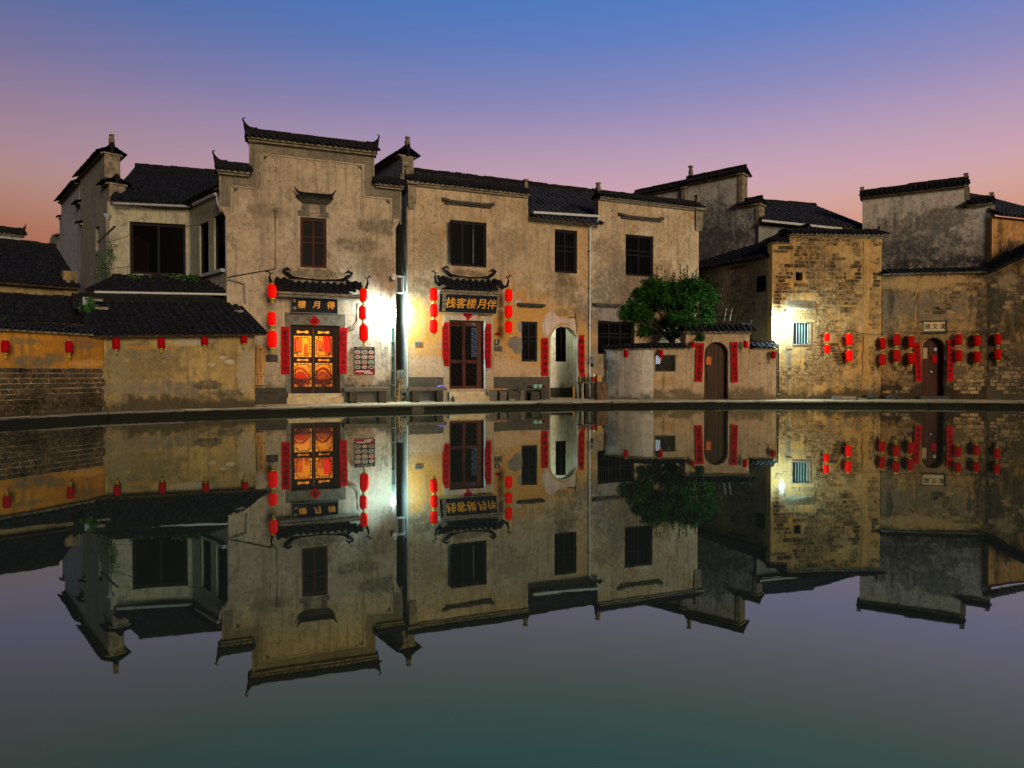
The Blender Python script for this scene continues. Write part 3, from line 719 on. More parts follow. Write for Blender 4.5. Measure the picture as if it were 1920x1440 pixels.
# the two lattice leaves
door = MB(); door.box(dU0, dU0+.05, .10, .19, dZ0, dZ1); door.box(dU1-.16, dU1-.05, .12, .21, dZ0, dZ1); door.box(dU0+.05, dU1-.16, .11, .19, dZ1-.07, dZ1)
dr = door.build('doorway', M_wood, inn, FE.M)
part_box('door_post', dr, FE.M, M_woodr, dU1-.05, dU1-.012, .10, .2, dZ0, dZ1)
lx = [dU0+.05, (dU0+.05+dU1-.16)/2, dU1-.16]; lz0, lz1 = dZ0+.01, dZ1-.07; hh = lz1-lz0
pan = []
for i in range(2):
    a, b = lx[i]+.003, lx[i+1]-.003; m = MB(); st = .055
    m.box(a, a+st, .12, .16, lz0, lz1); m.box(b-st, b, .12, .16, lz0, lz1)
    zz = [lz0, lz0+hh*.115, lz0+hh*.47, lz0+hh*.56, lz0+hh*.875, lz1]
    m.box(a+st, b-st, .121, .159, zz[0], zz[1]); m.box(a+st, b-st, .121, .159, lz1-.02, lz1)
    sl_ = []
    for (z0, z1) in ((zz[2], zz[3]), (zz[4], lz1-.02)):
        # rail with a waisted opening
        x0, x1 = a+st, b-st; cz_ = (z0+z1)/2; wq = (x1-x0); hq = (z1-z0)
        o = [(x0+wq*f, cz_+hq*g) for f, g in ((.16, 0), (.18, .17), (.28, .19), (.42, .08), (.58, .08), (.72, .19), (.82, .17), (.84, 0), (.82, -.17), (.72, -.19), (.58, -.08), (.42, -.08), (.28, -.19), (.18, -.17))]
        m.prism(rc(x0, x1, z0, z1), .121, .159, [o])
    lf = m.build('door_leaf', M_wood, dr, FE.M)
    for (z0, z1) in ((zz[1], zz[2]), (zz[3], zz[4])):
        m = MB(); lattice(m, a+st, b-st, z0, z1, .135, 'frame', .008); m.build('lattice', M_wood, dr, FE.M)
    part_box('pane', dr, FE.M, M_glass, a+st, b-st, .150, .154, zz[1], lz1-.02)
# lit room behind the doors
rx0, rx1, ry, rz1 = dU0-.5, dU1+.35, 2.3, dZ1+.35
M_wallY = simple('yellow papered wall', (.80,.50,.10), .8, .15, 3, bump=.2)
room = MB(); room.box(rx0, rx1, ry, ry+.05, dZ0-.02, rz1); room.box(rx0-.05, rx0, .33, ry, dZ0-.02, rz1); room.box(rx1, rx1+.05, .33, ry, dZ0-.02, rz1); room.box(rx0, rx1, .33, ry, rz1, rz1+.05)
rm = room.build('room', M_wallY, inn, FE.M)
part_box('floor', rm, FE.M, M_woodl, rx0, rx1, .25, ry, dZ0-.05, dZ0-.003)
M_or = simple('orange panel', (.55,.13,.02), .7, .3, 4); M_rd = simple('red hanging', (.70,.02,.01), .7, .2, 5); M_rb = simple('red brown seat', (.34,.05,.015), .5, .5, 5)
def rp(px, py, y): return FE.hit(px, py, -y)
for nm, mt, x0, y0, x1, y1, yy in (('picture', M_or, 548, 632, 566, 658, 2.2), ('scroll', M_rd, 606, 628, 619, 659, 2.15), ('scroll', M_or, 596, 638, 603, 655, 2.2), ('notice', M_or, 571, 645, 577, 662, 2.2)):
    a, b, c, d = FE.rect(x0, y0, x1, y1, -yy); part_box(nm, rm, FE.M, mt, a, b, yy-.03, yy, c, d)
for (px, w, hgt, yy) in ((564, .36, .72, 1.1), (607, .33, .80, 1.25)):
    u = FE.u(px, 700, -yy); z0 = dZ0
    m = MB(); m.lathe([(w*.7, 0), (w*.75, .05), (w*.25, .12), (w*.2, .38), (w*.3, .42), (w*.95, .46), (w, .50), (w*.95, .53)], 18, (u, yy, z0)); m.build('round_table', M_rb, rm, FE.M)
    m = MB(); pts = [(u-w+2*w*i/10, yy+.35, z0+.50+.36*math.sin(math.pi*i/10)) for i in range(11)]; m.tube(pts, .05, 6)
    m.prism([(u-w*.9+1.8*w*i/10, z0+.42+(.34*math.sin(math.pi*i/10))) for i in range(10, -1, -1)]+[(u-w*.9, z0+.3), (u+w*.9, z0+.3)], yy+.34, yy+.38)
    m.build('chair_back', M_or if px < 600 else M_rb, rm, FE.M)
    m = MB()
    for q in range(7):
        a_ = math.pi*(q+.5)/7; m.tube([(u, yy-.02, z0+.54), (u+w*.6*math.cos(a_), yy-.02, z0+.54+.2*math.sin(a_))], [.03, .015], 5)
    m.build('flower_spray', M_rd if px < 600 else M_or, rm, FE.M)
m = MB(); lu = (rx0+rx1)/2; m.lathe([(.02, -.10), (.09, -.08), (.12, 0), (.09, .08), (.02, .10)], 14, (lu, .9, rz1-.22)); m.tube([(lu, .9, rz1-.1), (lu, .9, rz1)], .01, 5)
m.build('ceiling_lamp', emit_mat('warm bulb', (1, .50, .07), 330), rm, FE.M)

def canopy(parent, F, x0, x1, yr0, ye0, rx0, rx1, wallgap=.0, out=.62, hornh=.4, ncol=12):
    """projecting tiled hood over a doorway with flying corners; pixel extents on the wall plane"""
    u0, u1 = F.u(x0, ye0, out*.8), F.u(x1, ye0, out*.8); ze = F.z((x0+x1)/2, ye0, out); zr = F.z((x0+x1)/2, yr0, .1)
    r0, r1 = F.u(rx0, yr0, .1), F.u(rx1, yr0, .1)
    m = MB(); m.box(u0+.14, u1-.14, -out+.05, 0, ze-.09, ze-.03); m.box(u0+.16, u1-.16, -out*.75, 0, ze-.16, ze-.092)
    cp = m.build('canopy', M_corb, parent, F.M)
    n = ncol; pt = (u1-u0-.16)/n
    Ls = math.hypot(out-.06, zr-ze); ang = math.atan2(zr-ze, out-.06)
    for i in range(n):
        x = u0+.08+pt*(i+.3); t = abs(2*(i+.5)/n-1); lift = .17*max(0, t-.62)/.38
        mm = row_mesh(Ls*(1 if t < .8 else .72), ang, pt, .14, i+int(x0), M_tile)
        mm.build('tile_row', M_tile, cp, F.M @ T(x, -out, ze+lift))
        e = MB(); e.lathe([(.001, -.012), (pt*.27, -.012), (pt*.30, 0), (.001, 0)], 12); e.build('eave_tile', M_ridge, cp, F.M @ T(x, -out-.012, ze+.045+lift) @ RX(math.pi/2))
        e = MB(); e.prism([(pt*.24, .03), (pt*.5, -.055), (pt*.76, .03)], -.012, .0); e.build('drip_tile', M_ridge, cp, F.M @ T(x, -out, ze+.0+lift))
    m = MB(); zt = zr+.02
    pts = [(r0-.12, -.12, zt+hornh), (r0-.03, -.12, zt+hornh*.72), (r0+.02, -.12, zt+.20), (r0+.16, -.12, zt+.09), (r0+.4, -.12, zt+.05), ((r0+r1)/2, -.12, zt+.02), (r1-.4, -.12, zt+.05), (r1-.16, -.12, zt+.09), (r1-.02, -.12, zt+.20), (r1+.03, -.12, zt+hornh*.72), (r1+.12, -.12, zt+hornh)]
    m.tube(pts, [.02, .05, .07, .06, .05, .05, .05, .06, .07, .05, .02], 7)
    for s, r in ((-1, r0), (1, r1)): m.tube([(r+s*.12, -.12, zt+hornh), (r-s*.02, -.12, zt+hornh+.07), (r-s*.14, -.12, zt+hornh+.0)], [.035, .04, .012], 6)
    m.build('ridge', M_ridge, cp, F.M)
    part_box('ridge_base', cp, F.M, M_corb, r0+.06, r1-.06, -.16, -.05, zr-.10, zt+.02)
    for s, c, r in ((-1, u0, r0), (1, u1, r1)):
        m = MB(); pts = [(r, -.12, zt-.02), (r+s*.15, -.30, zr-.06), (c-s*.10, -out*.8, ze+.12), (c+s*.05, -out, ze+.20), (c+s*.09, -out-.02, ze+.36), (c+s*.06, -out-.02, ze+.50)]
        m.tube(pts, [.055, .055, .06, .05, .035, .02], 7); m.tube([(c+s*.07, -out-.02, ze+.48), (c+s*.14, -out-.02, ze+.56), (c+s*.21, -out-.02, ze+.53)], [.02, .03, .008], 5); m.tube([(c+s*.07, -out-.02, ze+.47), (c-s*.03, -out-.02, ze+.52)], [.02, .008], 5)
        m.build('flying_corner', M_ridge, cp, F.M)
    return cp
canopy(inn, FE, 511, 683, 529, 547, 538, 654, out=.62, hornh=.30, ncol=12)

# sign of the first inn
def sign(F, x0, y0, x1, y1, off, name, label, chars, small, lean=0., gap=1., csz=.62, txtcol=None, frame=None, face=None, fr=.028, cx=0., edge=True):
    a, b, c, d = F.rect(x0, y0, x1, y1, off); w, h = b-a, d-c; M = F.at((a+b)/2, off, (c+d)/2) @ RX(lean)
    o = thing('shop_sign', label, 'sign', M)
    m = MB(); m.bevbox(-w/2, w/2, -.02, .035, -h/2, h/2, .015); m.build('board', face or M_black, o, M)
    if edge:
        m = MB(); q = fr*.5
        m.box(-w/2, w/2, -.032, -.0205, h/2-q, h/2); m.box(-w/2, w/2, -.032, -.0205, -h/2, -h/2+q); m.box(-w/2, -w/2+q, -.0321, -.0205, -h/2+q, h/2-q); m.box(w/2-q, w/2, -.0321, -.0205, -h/2+q, h/2-q)
        m.build('rim', frame or M_pipe, o, M)
    text(chars, h*csz, txtcol or M_gold, o, M @ T(cx*w, -.034, 0), .006, 'lettering', gap=gap, shear=.10, fat=h*.008)
    if small: text(small, h*.22, M_goldp if txtcol is None else txtcol, o, M @ T(-w*.42, -.03, 0), .003, 'lettering', vertical=True, gap=2.0 if len(small) < 3 else 1.0)
    return o
sign(FE, 545, 556, 633, 588, .16, 's', 'black lacquered name board with three gilded characters above the glowing doorway', '樓月得', '客棧', R(-8), 1.72, .48, cx=.04)
# diamond paper
a, z_ = FE.hit(590, 602, .07); M = FE.at(a, .07, z_) ; o = thing('paper_diamond', 'red paper diamond pasted on the grey lintel over the glowing doorway', 'paper', M)
m = MB(); m.box(-.125, .125, -.004, .004, -.125, .125); m.build('paper', M_red, o, M @ RY(math.pi/4)); text('福', .15, M_ink, o, M @ T(0, -.006, 0), .002)
couplet(FE, 527, 612, 543, 702, '喜居宝地千年旺', 'red couplet strip left of the glowing doorway, seven black characters', .06, group='red couplets by the doors')
couplet(FE, 636.5, 614, 650.5, 701, '福照家门万事兴', 'red couplet strip right of the glowing doorway, between it and the menu board', .06, group='red couplets by the doors', lean=R(1))
# menu board
a, b, c, d = FE.rect(663.5, 650, 703, 703, .05); w, h = b-a, d-c; M = FE.at((a+b)/2, .05, (c+d)/2)
o = thing('menu_board', 'framed menu poster with twelve pictures of dishes right of the glowing doorway', 'menu', M)
M_mb = simple('menu print dark', (.012,.008,.010), .5, .3, 4); M_mr = simple('menu print red', (.25,.006,.008), .5, .2, 5)
m = MB(); m.box(-w/2, w/2, 0, .03, -h/2, h/2); m.build('board', M_mb, o, M)
m = MB(); q = .012; m.box(-w/2, w/2, -.012, -.0005, h/2-q, h/2); m.box(-w/2, w/2, -.012, -.0005, -h/2, -h/2+q); m.box(-w/2, -w/2+q, -.0125, -.0005, -h/2+q, h/2-q); m.box(w/2-q, w/2, -.0125, -.0005, -h/2+q, h/2-q); m.build('frame', M_corb, o, M)
part_box('footer', o, M, M_mr, -w/2+q, w/2-q, -.004, -.0005, -h/2+q, -h/2+h*.17)
dc = [(.55,.04,.02), (.16,.06,.02), (.50,.22,.06), (.30,.16,.05), (.38,.20,.05), (.50,.02,.03), (.55,.03,.02), (.35,.10,.03), (.06,.20,.04), (.14,.10,.03), (.50,.14,.06), (.10,.03,.02)]
rr = random.Random(2); plate = simple('white plate', (.30,.28,.24), .4, .1, 8)
for k in range(12):
    cx = -w/2+q+(w-2*q)*((k % 3)+.5)/3; cz = h/2-h*.105-(h*.71)*((k//3)+.5)/4; pw, ph = (w-2*q)/3*.46, h*.71/4*.44
    bgm = M_mb if k not in (0, 6) else M_mr
    m = MB(); m.box(-pw, pw, -.003, -.0004, -ph, ph); cell = m.build('dish_picture', [plate, simple('picture cloth %d' % k, rr.choice([(.12,.11,.09), (.03,.03,.03), (.12,.04,.02), (.06,.08,.07)]), .5, .4, 12)][1], o, M @ T(cx, 0, cz))
    def disc(nm, rx, rz, y, mat, ox=0, oz=0):
        m = MB(); n = 14; m.add([(rx*math.cos(2*math.pi*i/n)*rr.uniform(.93, 1.04)+ox, y, rz*math.sin(2*math.pi*i/n)*rr.uniform(.93, 1.04)+oz) for i in range(n)]+[(ox, y, oz)], [(i, (i+1) % n, n) for i in range(n)]); m.build(nm, mat, cell, M @ T(cx, 0, cz))
    disc('plate', pw*.86, ph*.82, -.0042, plate); disc('food', pw*.62, ph*.56, -.0055, simple('dish food %d' % k, dc[k], .5, .8, 45))
    disc('garnish', pw*.22, ph*.2, -.0065, simple('dish garnish %d' % k, tuple(min(1, x*1.8+.02) for x in dc[(k*5+2) % 12]), .5, .5, 60), rr.uniform(-.3, .3)*pw, rr.uniform(-.2, .3)*ph)
text('特色农家菜土菜馆', h*.07, M_goldp, o, M @ T(0, -.004, h*.445), .001, gap=1.0)
text('本店承接各种宴席', h*.062, M_white, o, M @ T(-w*.06, -.0065, -h*.37), .001, gap=1.0)
text('美味徽菜馆', h*.06, M_white, o, M @ T(w*.18, -.0065, -h*.435), .001, gap=1.0)
# tall wooden plaque and dark letter box
a, b, c, d = FE.rect(480, 648, 497, 722, .12); w, h = b-a, d-c; M = FE.at((a+b)/2, .12, (c+d)/2)
o = thing('wooden_plaque', 'tall narrow pine plaque with black writing left of the first red lantern string', 'plaque', M)
m = MB(); m.prism([(-w/2, -h*.22), (w/2, -h*.22), (w/2, h*.42), (w*.2, h/2), (-w/2, h/2)], -.02, .02); m.build('board', M_woodl, o, M)
m = MB(); m.bevbox(-w/2-.02, w/2-.04, -.03, .02, -h/2, -h*.24, .006); m.build('lower_board', M_woodl, o, M)
text('徽州古民居旅店', .11, M_ink, o, M @ T(0, -.024, h*.12), .002, vertical=True, gap=1.0)
for i, s in enumerate(('住宿', '餐饮', '停车')): text(s, .075, M_ink, o, M @ T(-.03, -.034, -h*.29-i*.09), .002, gap=1.2)
a, b, c, d = FE.rect(499, 665, 521, 678, .06); w, h = b-a, d-c; M = FE.at((a+b)/2, .06, (c+d)/2)
o = thing('metal_plate', 'small dark metal plate on the wall under the left lantern string', 'plate', M)
m = MB(); m.bevbox(-w/2, w/2, -.02, .05, -h/2, h/2, .012); m.build('plate', M_stoned, o, M); text('民宿', .08, M_stone, o, M @ T(0, -.022, 0), .002)
# benches
bench(FE, 479, 537, 728, .55, .5, .12, ((.5, .95),), 'dark stone block bench left of the glowing doorway steps', M_stoned)
bench(FE, 645, 733, 727, .60, .42, .11, ((.2, .24), (.82, .24)), 'pale stone slab bench under the menu poster')
# lanterns of the first inn
gl = 'red lanterns hanging by the inn doorways'
for i, (y0, y1, q) in enumerate(((532, 560, 'topmost'), (584, 611, 'middle'), (619, 653, 'lowest and largest'))):
    lantern(FE, (510, 509.5, 510)[i], y0, y1, 17 if i < 2 else 19, .62, 'big red paper lantern, %s of the string left of the glowing doorway' % q, gl, M_lanB, 'B%d' % i)
for i, (y0, y1, q) in enumerate(((540, 567, 'topmost'), (573, 600, 'middle'), (607, 641, 'lowest and largest'))):
    lantern(FE, (681, 680, 682)[i], y0, y1, 15.5 if i < 2 else 18, .62, 'big red paper lantern, %s of the string above the menu poster' % q, gl, M_lanB, 'C%d' % i)
def strg(F, px, y0, y1, off, label):
    a = F.W(*[F.hit(px, y0, off)[0], off, F.hit(px, y0, off)[1]]); b = F.W(F.hit(px, y1, off)[0], off, F.hit(px, y1, off)[1])
    cord('rope', [a, a.lerp(b, .5)+Vector((.004, 0, 0)), b], .006, label, 'cord')
strg(FE, 510, 520, 618, .62, 'thin dark cord carrying the lantern string left of the glowing doorway')
strg(FE, 681, 528, 606, .62, 'thin dark cord carrying the lantern string above the menu poster')
# wires and pipes on the first inn
def fpipe(F, pts, off, r, name, parent, mat):
    q = []
    for (px, py) in pts:
        u, z = F.hit(px, py, off); q.append((u, -off, z))
    m = MB(); m.tube(q, r, 6); return m.build(name, mat, parent, F.M)
fpipe(FE, [(516, 395), (516, 504), (427, 520)], .03, .018, 'conduit', inn, M_cable)
part_box('junction_box', inn, FE.M, M_stone, *(lambda q: (q[0], q[1], -.05, 0, q[2], q[3]))(FE.rect(512, 391, 522, 397)))
fpipe(FE, [(427, 523), (458, 532), (459.5, 568)], .06, .035, 'drain_pipe', inn, M_pipe)
fpipe(FE, [(530, 555), (531.5, 612)], .03, .008, 'cable', inn, M_white)
fpipe(FE, [(675, 570), (674, 600), (664, 613), (650, 615)], .03, .010, 'cable', inn, M_corb)
part_box('junction_box', inn, FE.M, M_corb, *(lambda q: (q[0], q[1], -.05, 0, q[2], q[3]))(FE.rect(656, 612, 665, 618)))
fpipe(FE, [(736.5, 602), (736.5, 747)], .07, .035, 'drain_pipe', inn, M_pipeg)
fpipe(FE, [(741, 590), (741, 745)], .10, .020, 'cable', inn, M_pipe)
for yy in (615, 640, 668, 695, 722):
    u, z = FE.hit(737, yy, .06); part_box('pipe_clip', inn, FE.M, M_pipe, u-.05, u+.05, -.12, 0, z-.012, z+.012)
# surveillance camera
u, z = FE.hit(738, 520, .25); M = FE.at(u, .25, z)
o = thing('dome_camera', 'white dome security camera at the right upper edge of the first inn', 'camera', M)
m = MB(); m.box(-.03, .03, 0, .25, .08, .12); m.build('bracket', M_pipe, o, M); m = MB(); m.lathe([(.055, .0), (.085, .01), (.085, .09), (.05, .13), (.02, .14)], 16); m.build('housing', M_gutter, o, M)
m = MB(); m.lathe([(.01, -.085), (.04, -.075), (.07, -.035), (.078, 0)], 16); m.build('dome', M_white, o, M)

# ================================================================ LAMPS that light the street
def wall_lamp(M, label, strength, armdir=(0, .3, .05), group='bright white street lamps', r=.075, col=(.74, .97, 1)):
    o = thing('street_lamp', label, 'lamp', M, group)
    m = MB(); m.lathe([(.015, -r), (r*.75, -r*.62), (r, 0), (r*.75, r*.6), (r*.4, r*.9)], 14); m.build('bulb', emit_mat('white lamp bulb', col, strength), o, M)
    m = MB(); m.lathe([(r*1.25, r*.92), (r*1.0, r*1.25), (r*.45, r*1.7), (.02, r*1.9)], 16); m.build('cap', M_pipeg, o, M)
    m = MB(); m.tube([(0, 0, r*1.7), (armdir[0]*.5, armdir[1]*.5, r*1.7+armdir[2]+.03), armdir[:2]+(r*1.6,)], .014, 6); m.build('arm', M_pipe, o, M)
u, z = FE.hit(736, 583, .34)
wall_lamp(FE.at(u, .34, z), 'blazing white lamp at the alley mouth between the two inns', 3400, (0, .34, .03))
u, z = FT.hit(1468, 600, .42)
wall_lamp(FT.at(u, .42, z), 'blazing white lamp on the brick tower beside its barred window', 2700, (0, .42, .03))

# ================================================================ things in the alley between the inns
u, z0_, = FG.hit(758, 520, -.3); a, b, c, d = FG.rect(742, 520, 755, 549, -.25); M = FG.at((a+b)/2, -.25, c)
o = thing('glass_lamp_box', 'unlit four-sided glass lantern box high in the alley between the inns', 'lamp', M); w, h = b-a, d-c
m = MB()
for sx_ in (-1, 1):
    for sy in (-1, 1): m.box(sx_*w/2-.012, sx_*w/2+.012, sy*w/2-.012, sy*w/2+.012, 0, h)
m.box(-w/2-.02, w/2+.02, -w/2-.02, w/2+.02, -.03, 0); m.box(-w/2-.02, w/2+.02, -w/2-.02, w/2+.02, h, h+.03); m.tube([(0, 0, h+.03), (0, .25, h+.1), (.3, .5, h+.1)], .015, 5)
m.build('frame', M_gutter, o, M); m = MB(); m.box(-w/2+.012, w/2-.012, -w/2+.004, -w/2+.008, 0, h); m.box(-w/2+.012, w/2-.012, w/2-.008, w/2-.004, 0, h); m.build('pane', M_glass, o, M)
u, z = FG.hit(755, 712, .10); M = FG.at(u-.05, .15, BANK)
o = thing('mop', 'grey string mop standing head up on its yellow handle in the alley mouth', 'mop', M)
m = MB(); m.tube([(-.11, -.02, 0), (-.05, 0, .85)], .014, 6); m.build('handle', M_woodl, o, M)
m = MB(); rr = random.Random(4)
for i in range(60):
    a_ = rr.uniform(0, 6.28); q = rr.uniform(.06, .2); m.tube([(-.05, 0, .98), (-.05+q*.6*math.cos(a_), q*.6*math.sin(a_), 1.0+rr.uniform(-.02, .05)), (-.05+q*math.cos(a_), q*math.sin(a_), .86-rr.uniform(0, .16))], [.012, .012, .005], 4)
m.build('strings', simple('grey yarn', (.20,.20,.17), .9, .4, 20), o, M)
a, b, c, d = FG.rect(747, 700, 763, 752, -.1); M = FG.at(a, -.25, BANK)
o = thing('brick_stack', 'dark stack of old bricks filling the foot of the alley', 'bricks', M); rr = random.Random(3)
for k in range(9):
    for i in range(2):
        m = MB(); m.box(.005, .27, 0, .22, .004, .09, jit=.008); m.build('brick', M_brickg, o, M @ T(-.05+.28*i+rr.uniform(-.02, .02), rr.uniform(-.03, .03), k*.095))

# ================================================================ SECOND INN
PG = lambda px, py, off=0: tuple(FG.W(FG.hit(px, py, off)[0], off, FG.hit(px, py, off)[1]))
m_plG = plaster('stained ochre plaster', (.45,.35,.23), (.36,.265,.16), (.14,.11,.075), .65, .9, seed=5, ochre=(.42,.19,.03), och=(.55,.68), patches=[(PG(870,615), 2.6, .9, (.45,.235,.06), .9), (PG(1000,600), 1.8, .9, (.44,.22,.05), .8), (PG(1095,640), .5, 1.2, (.42,.23,.06), .7), (PG(1090,480), .35, 1.5, (.38,.22,.09), .8)]+[(PG(x_,530+h_), .035, .30, (.09,.075,.05), .5) for x_, h_ in ((1044,4),(1050,10),(1057,2),(1062,14),(1069,5),(1075,9),(1079,0),(1053,0))]+[
    (PG(1170,530), 1.2, 1.0, (.13,.115,.095), .6), (PG(1140,470), .7, .5, (.19,.14,.09), .6), (PG(1060,545), .7, .55, (.17,.125,.075), .6), (PG(955,460), .7, .7, (.24,.19,.125), .6), (PG(810,470), .5, .8, (.26,.20,.125), .6),
    (PG(800,620), .9, 1.1, (.46,.22,.045), .7), (PG(985,640), 1.3, 1.0, (.42,.22,.05), .7), (PG(800,690), .9, .35, (.42,.31,.20), .6), (PG(940,690), 1.1, .28, (.45,.31,.19), .6),
    (PG(1120,585), .8, .7, (.15,.13,.11), .6), (PG(1120,690), .5, .9, (.20,.165,.11), .6), (PG(880,512), .7, .10, (.15,.11,.07), .5), (PG(1061,522), .35, .35, (.13,.10,.06), .55), (PG(790,540), .4, .3, (.15,.12,.07), .6)])
inn2 = thing('plastered_inn', 'long stained ochre inn with a low middle eave and three dark upper windows', 'house', FG.M)
zP, zM_, zQ = FG.z(880, 357), FG.z(1055, 405), FG.z(1215, 383)
gL, gR = FG.u(765, 500), FG.u(1310, 500); g1, g2 = FG.u(990, 390), FG.u(1122, 390)
holes = []
holes.append(window(inn2, FG, 845, 415, 912, 500, M_woodb, .09, 3, 0, False, M_glassd))
holes.append(window(inn2, FG, 1040, 431, 1082, 512, M_woodb, .09, 2, 3, True, M_glassd))
holes.append(window(inn2, FG, 1173, 441, 1225, 518, M_woodb, .07, 2, 5, True, M_glassd))
holes.append(window(inn2, FG, 978, 603, 1008, 678, M_woodb, .07, 2, 2, True, M_glassd))
holes.append(window(inn2, FG, 1121, 602, 1190, 664, M_woodb, .12, 3, 4, True, M_glassd))
d2 = FG.rect(842, 601, 909, 729); holes.append(rc(*d2))
aU0, aU1 = FG.u(1031, 690), FG.u(1084, 690); aZs = FG.z(1057, 641); aZt = FG.z(1057, 610)
holes.append(arch(aU0, aU1, BANK-.19, aZs, 16, aZt-aZs))
outl = [(gL, BANK-.2), (gR, BANK-.2), (gR, zQ), (g2, zQ), (g2, zM_), (g1, zM_), (g1, zP), (gL, zP)]
# the arch cuts the base: join its opening with the outline instead of a hole
ah = holes.pop(); outl = [(gL, BANK-.2)]+[(aU0, BANK-.2)]+list(reversed(ah[2:]))[0:]+[(aU1, BANK-.2)]+outl[1:]
wall(inn2, FG.M, outl, holes, m_plG, 0, .35)
shell(inn2, FG.M, gL, gR, .35, 7.0, BANK-.1, zM_-.1, M_plain)
# the side wall on the alley is limewashed
m_white = plaster('pale limewash', (.60,.60,.52), (.50,.50,.42), (.22,.23,.18), .3, .6, zb=.55, seed=8, gdirt=(.06,.08,.055))
part_box('alley_wall', inn2, FG.M, m_white, gL-.02, gL-.002, .06, 6.9, BANK-.1, zP-.3)
roof(inn2, FG.M, gL+.3, gR-.25, .42, zM_+.12, 4.0, zM_+2.15, rows=True, mat=M_tile2, seg=.19, pitch=.235, ridge=.2, name='main_roof')
roof(inn2, FG.M, g1+.02, g2-.02, -.42, zM_-.22, .40, zM_+.13, rows=True, mat=M_tile2, seg=.19, pitch=.235, ridge=0, name='lower_eave')
part_box('gable_wall', inn2, FG.M, m_plG, g1-.28, g1-.002, .34, 1.0, zM_-.3, zP-.1)
coping(inn2, FG.M, gL+.0, g1-.04, zP, .1, .36, .16, ('post', 'post'), overx=.1)
coping(inn2, FG.M, g2+.04, gR, zQ, .1, .36, .15, ('post', 'post'), overx=.1)
# corbelled ends
for (u0, u1, zt, s) in ((gL-.02, gL+.26, zP-.04, 1), (gR-.22, gR+.13, zQ-.05, -1)):
    m = MB(); m.prism([(u0, zt-.62), (u1, zt-.62), (u1, zt), (u0, zt)], -.10, -.003); m.prism([(u0+.04, zt-.80), (u1-.04, zt-.80), (u1, zt-.623), (u0, zt-.623)], -.07, -.002); m.prism([(u0-.04, zt+.001), (u1+.04, zt+.001), (u1+.08, zt+.10), (u0-.08, zt+.10)], -.22, -.001)
    m.build('corbel', M_corb, inn2, FG.M)
    if s < 0:
        m = MB(); m.box(gR+.001, gR+.12, .0, .3, zt-.7, zt); m.build('corbel', M_corb, inn2, FG.M)
# eyebrow ledges
for (x0, x1, y0, n_) in ((828, 925, 381, 1), (1159, 1242, 408, 1), (969, 1020, 571, 0), (1111, 1160, 571, 0)):
    a, b = FG.u(x0, y0), FG.u(x1, y0); z = FG.z((x0+x1)/2, y0+3); m = MB(); k = 14; rr = random.Random(x0)
    for i in range(k):
        xa = a+(b-a)*i/k; xb = a+(b-a)*(i+1)/k; up = .05*max(0, 1-min(i, k-1-i)/1.5) if n_ else 0
        m.box(xa, xb, -.16, 0, z+up+rr.uniform(-.006, .006), z+up+.045); m.box(xa, xb, -.13, 0, z+up+.046, z+up+.085+rr.uniform(-.01, .01))
    m.box(a+.1, b-.1, -.10, 0, z-.05, z-.002); m.build('window_hood', M_stoned, inn2, FG.M)
# small arched niche above the alley door
a, b, c, d = FG.rect(1041, 578, 1066, 592); m = MB(); m.prism([(a, c+.08), (a+.06, c), (b-.06, c), (b, c+.08), (b-.02, d-.07), ((a+b)/2, d), (a+.02, d-.07)], -.012, -.001); m.build('niche', plaster('niche plaster', (.30,.20,.10), (.24,.16,.08), (.10,.08,.05), .6, .8, seed=12), inn2, FG.M)
# patches of new render
def blob(parent, F, pts, y, mat, name='render_patch', n=3):
    q = []
    P_ = [F.hit(*p) for p in pts]; k = len(P_); rr = random.Random(len(pts)*7+int(pts[0][0]))
    for i in range(k):
        p0, p1, p2, p3 = (Vector(P_[(i+j) % k]) for j in (-1, 0, 1, 2))
        for s in range(n):
            t = s/n; v = .5*((2*p1)+(p2-p0)*t+(2*p0-5*p1+4*p2-p3)*t*t+(3*p1-p0-3*p2+p3)*t**3); q.append((v.x+rr.uniform(-.012, .012), v.y+rr.uniform(-.012, .012)))
    m = MB(); m.prism(q, -y, -.0005)
    return m.build(name, mat, parent, F.M)
m_new = plaster('new pinkish render', (.54,.44,.38), (.46,.37,.31), (.2,.15,.12), .1, .2, seed=14); m_grp = plaster('grey cement patch', (.215,.185,.155), (.17,.15,.125), (.1,.09,.08), .1, .3, seed=15)
blob(inn2, FG, [(1022, 632), (1017, 610), (1022, 592), (1033, 583), (1043, 590), (1050, 597), (1068, 597), (1079, 600), (1080, 622), (1068, 609), (1056, 606), (1044, 609), (1034, 622)], .008, m_new)
blob(inn2, FG, [(952, 641), (960, 632), (977, 634), (977.5, 662), (965, 663), (961, 655), (953, 648)], .008, m_grp)
blob(inn2, FG, [(964, 567), (972, 562), (981, 567), (979, 573), (968, 572)], .007, m_new); blob(inn2, FG, [(972, 606), (977.5, 603), (977.5, 622), (971, 620)], .008, m_grp)
blob(inn2, FG, [(1126, 575), (1165, 578), (1180, 600), (1140, 602), (1122, 595)], .008, plaster('blotched grey render', (.24,.22,.20), (.17,.16,.145), (.08,.075,.07), .5, 1., seed=17))
m = MB(); u, z = FG.hit(940.5, 581); m.lathe([(.001, -.008), (.07, -.006), (.085, 0)], 12); m.build('render_patch', m_new, inn2, FG.M @ T(u, -.001, z) @ RX(math.pi/2))
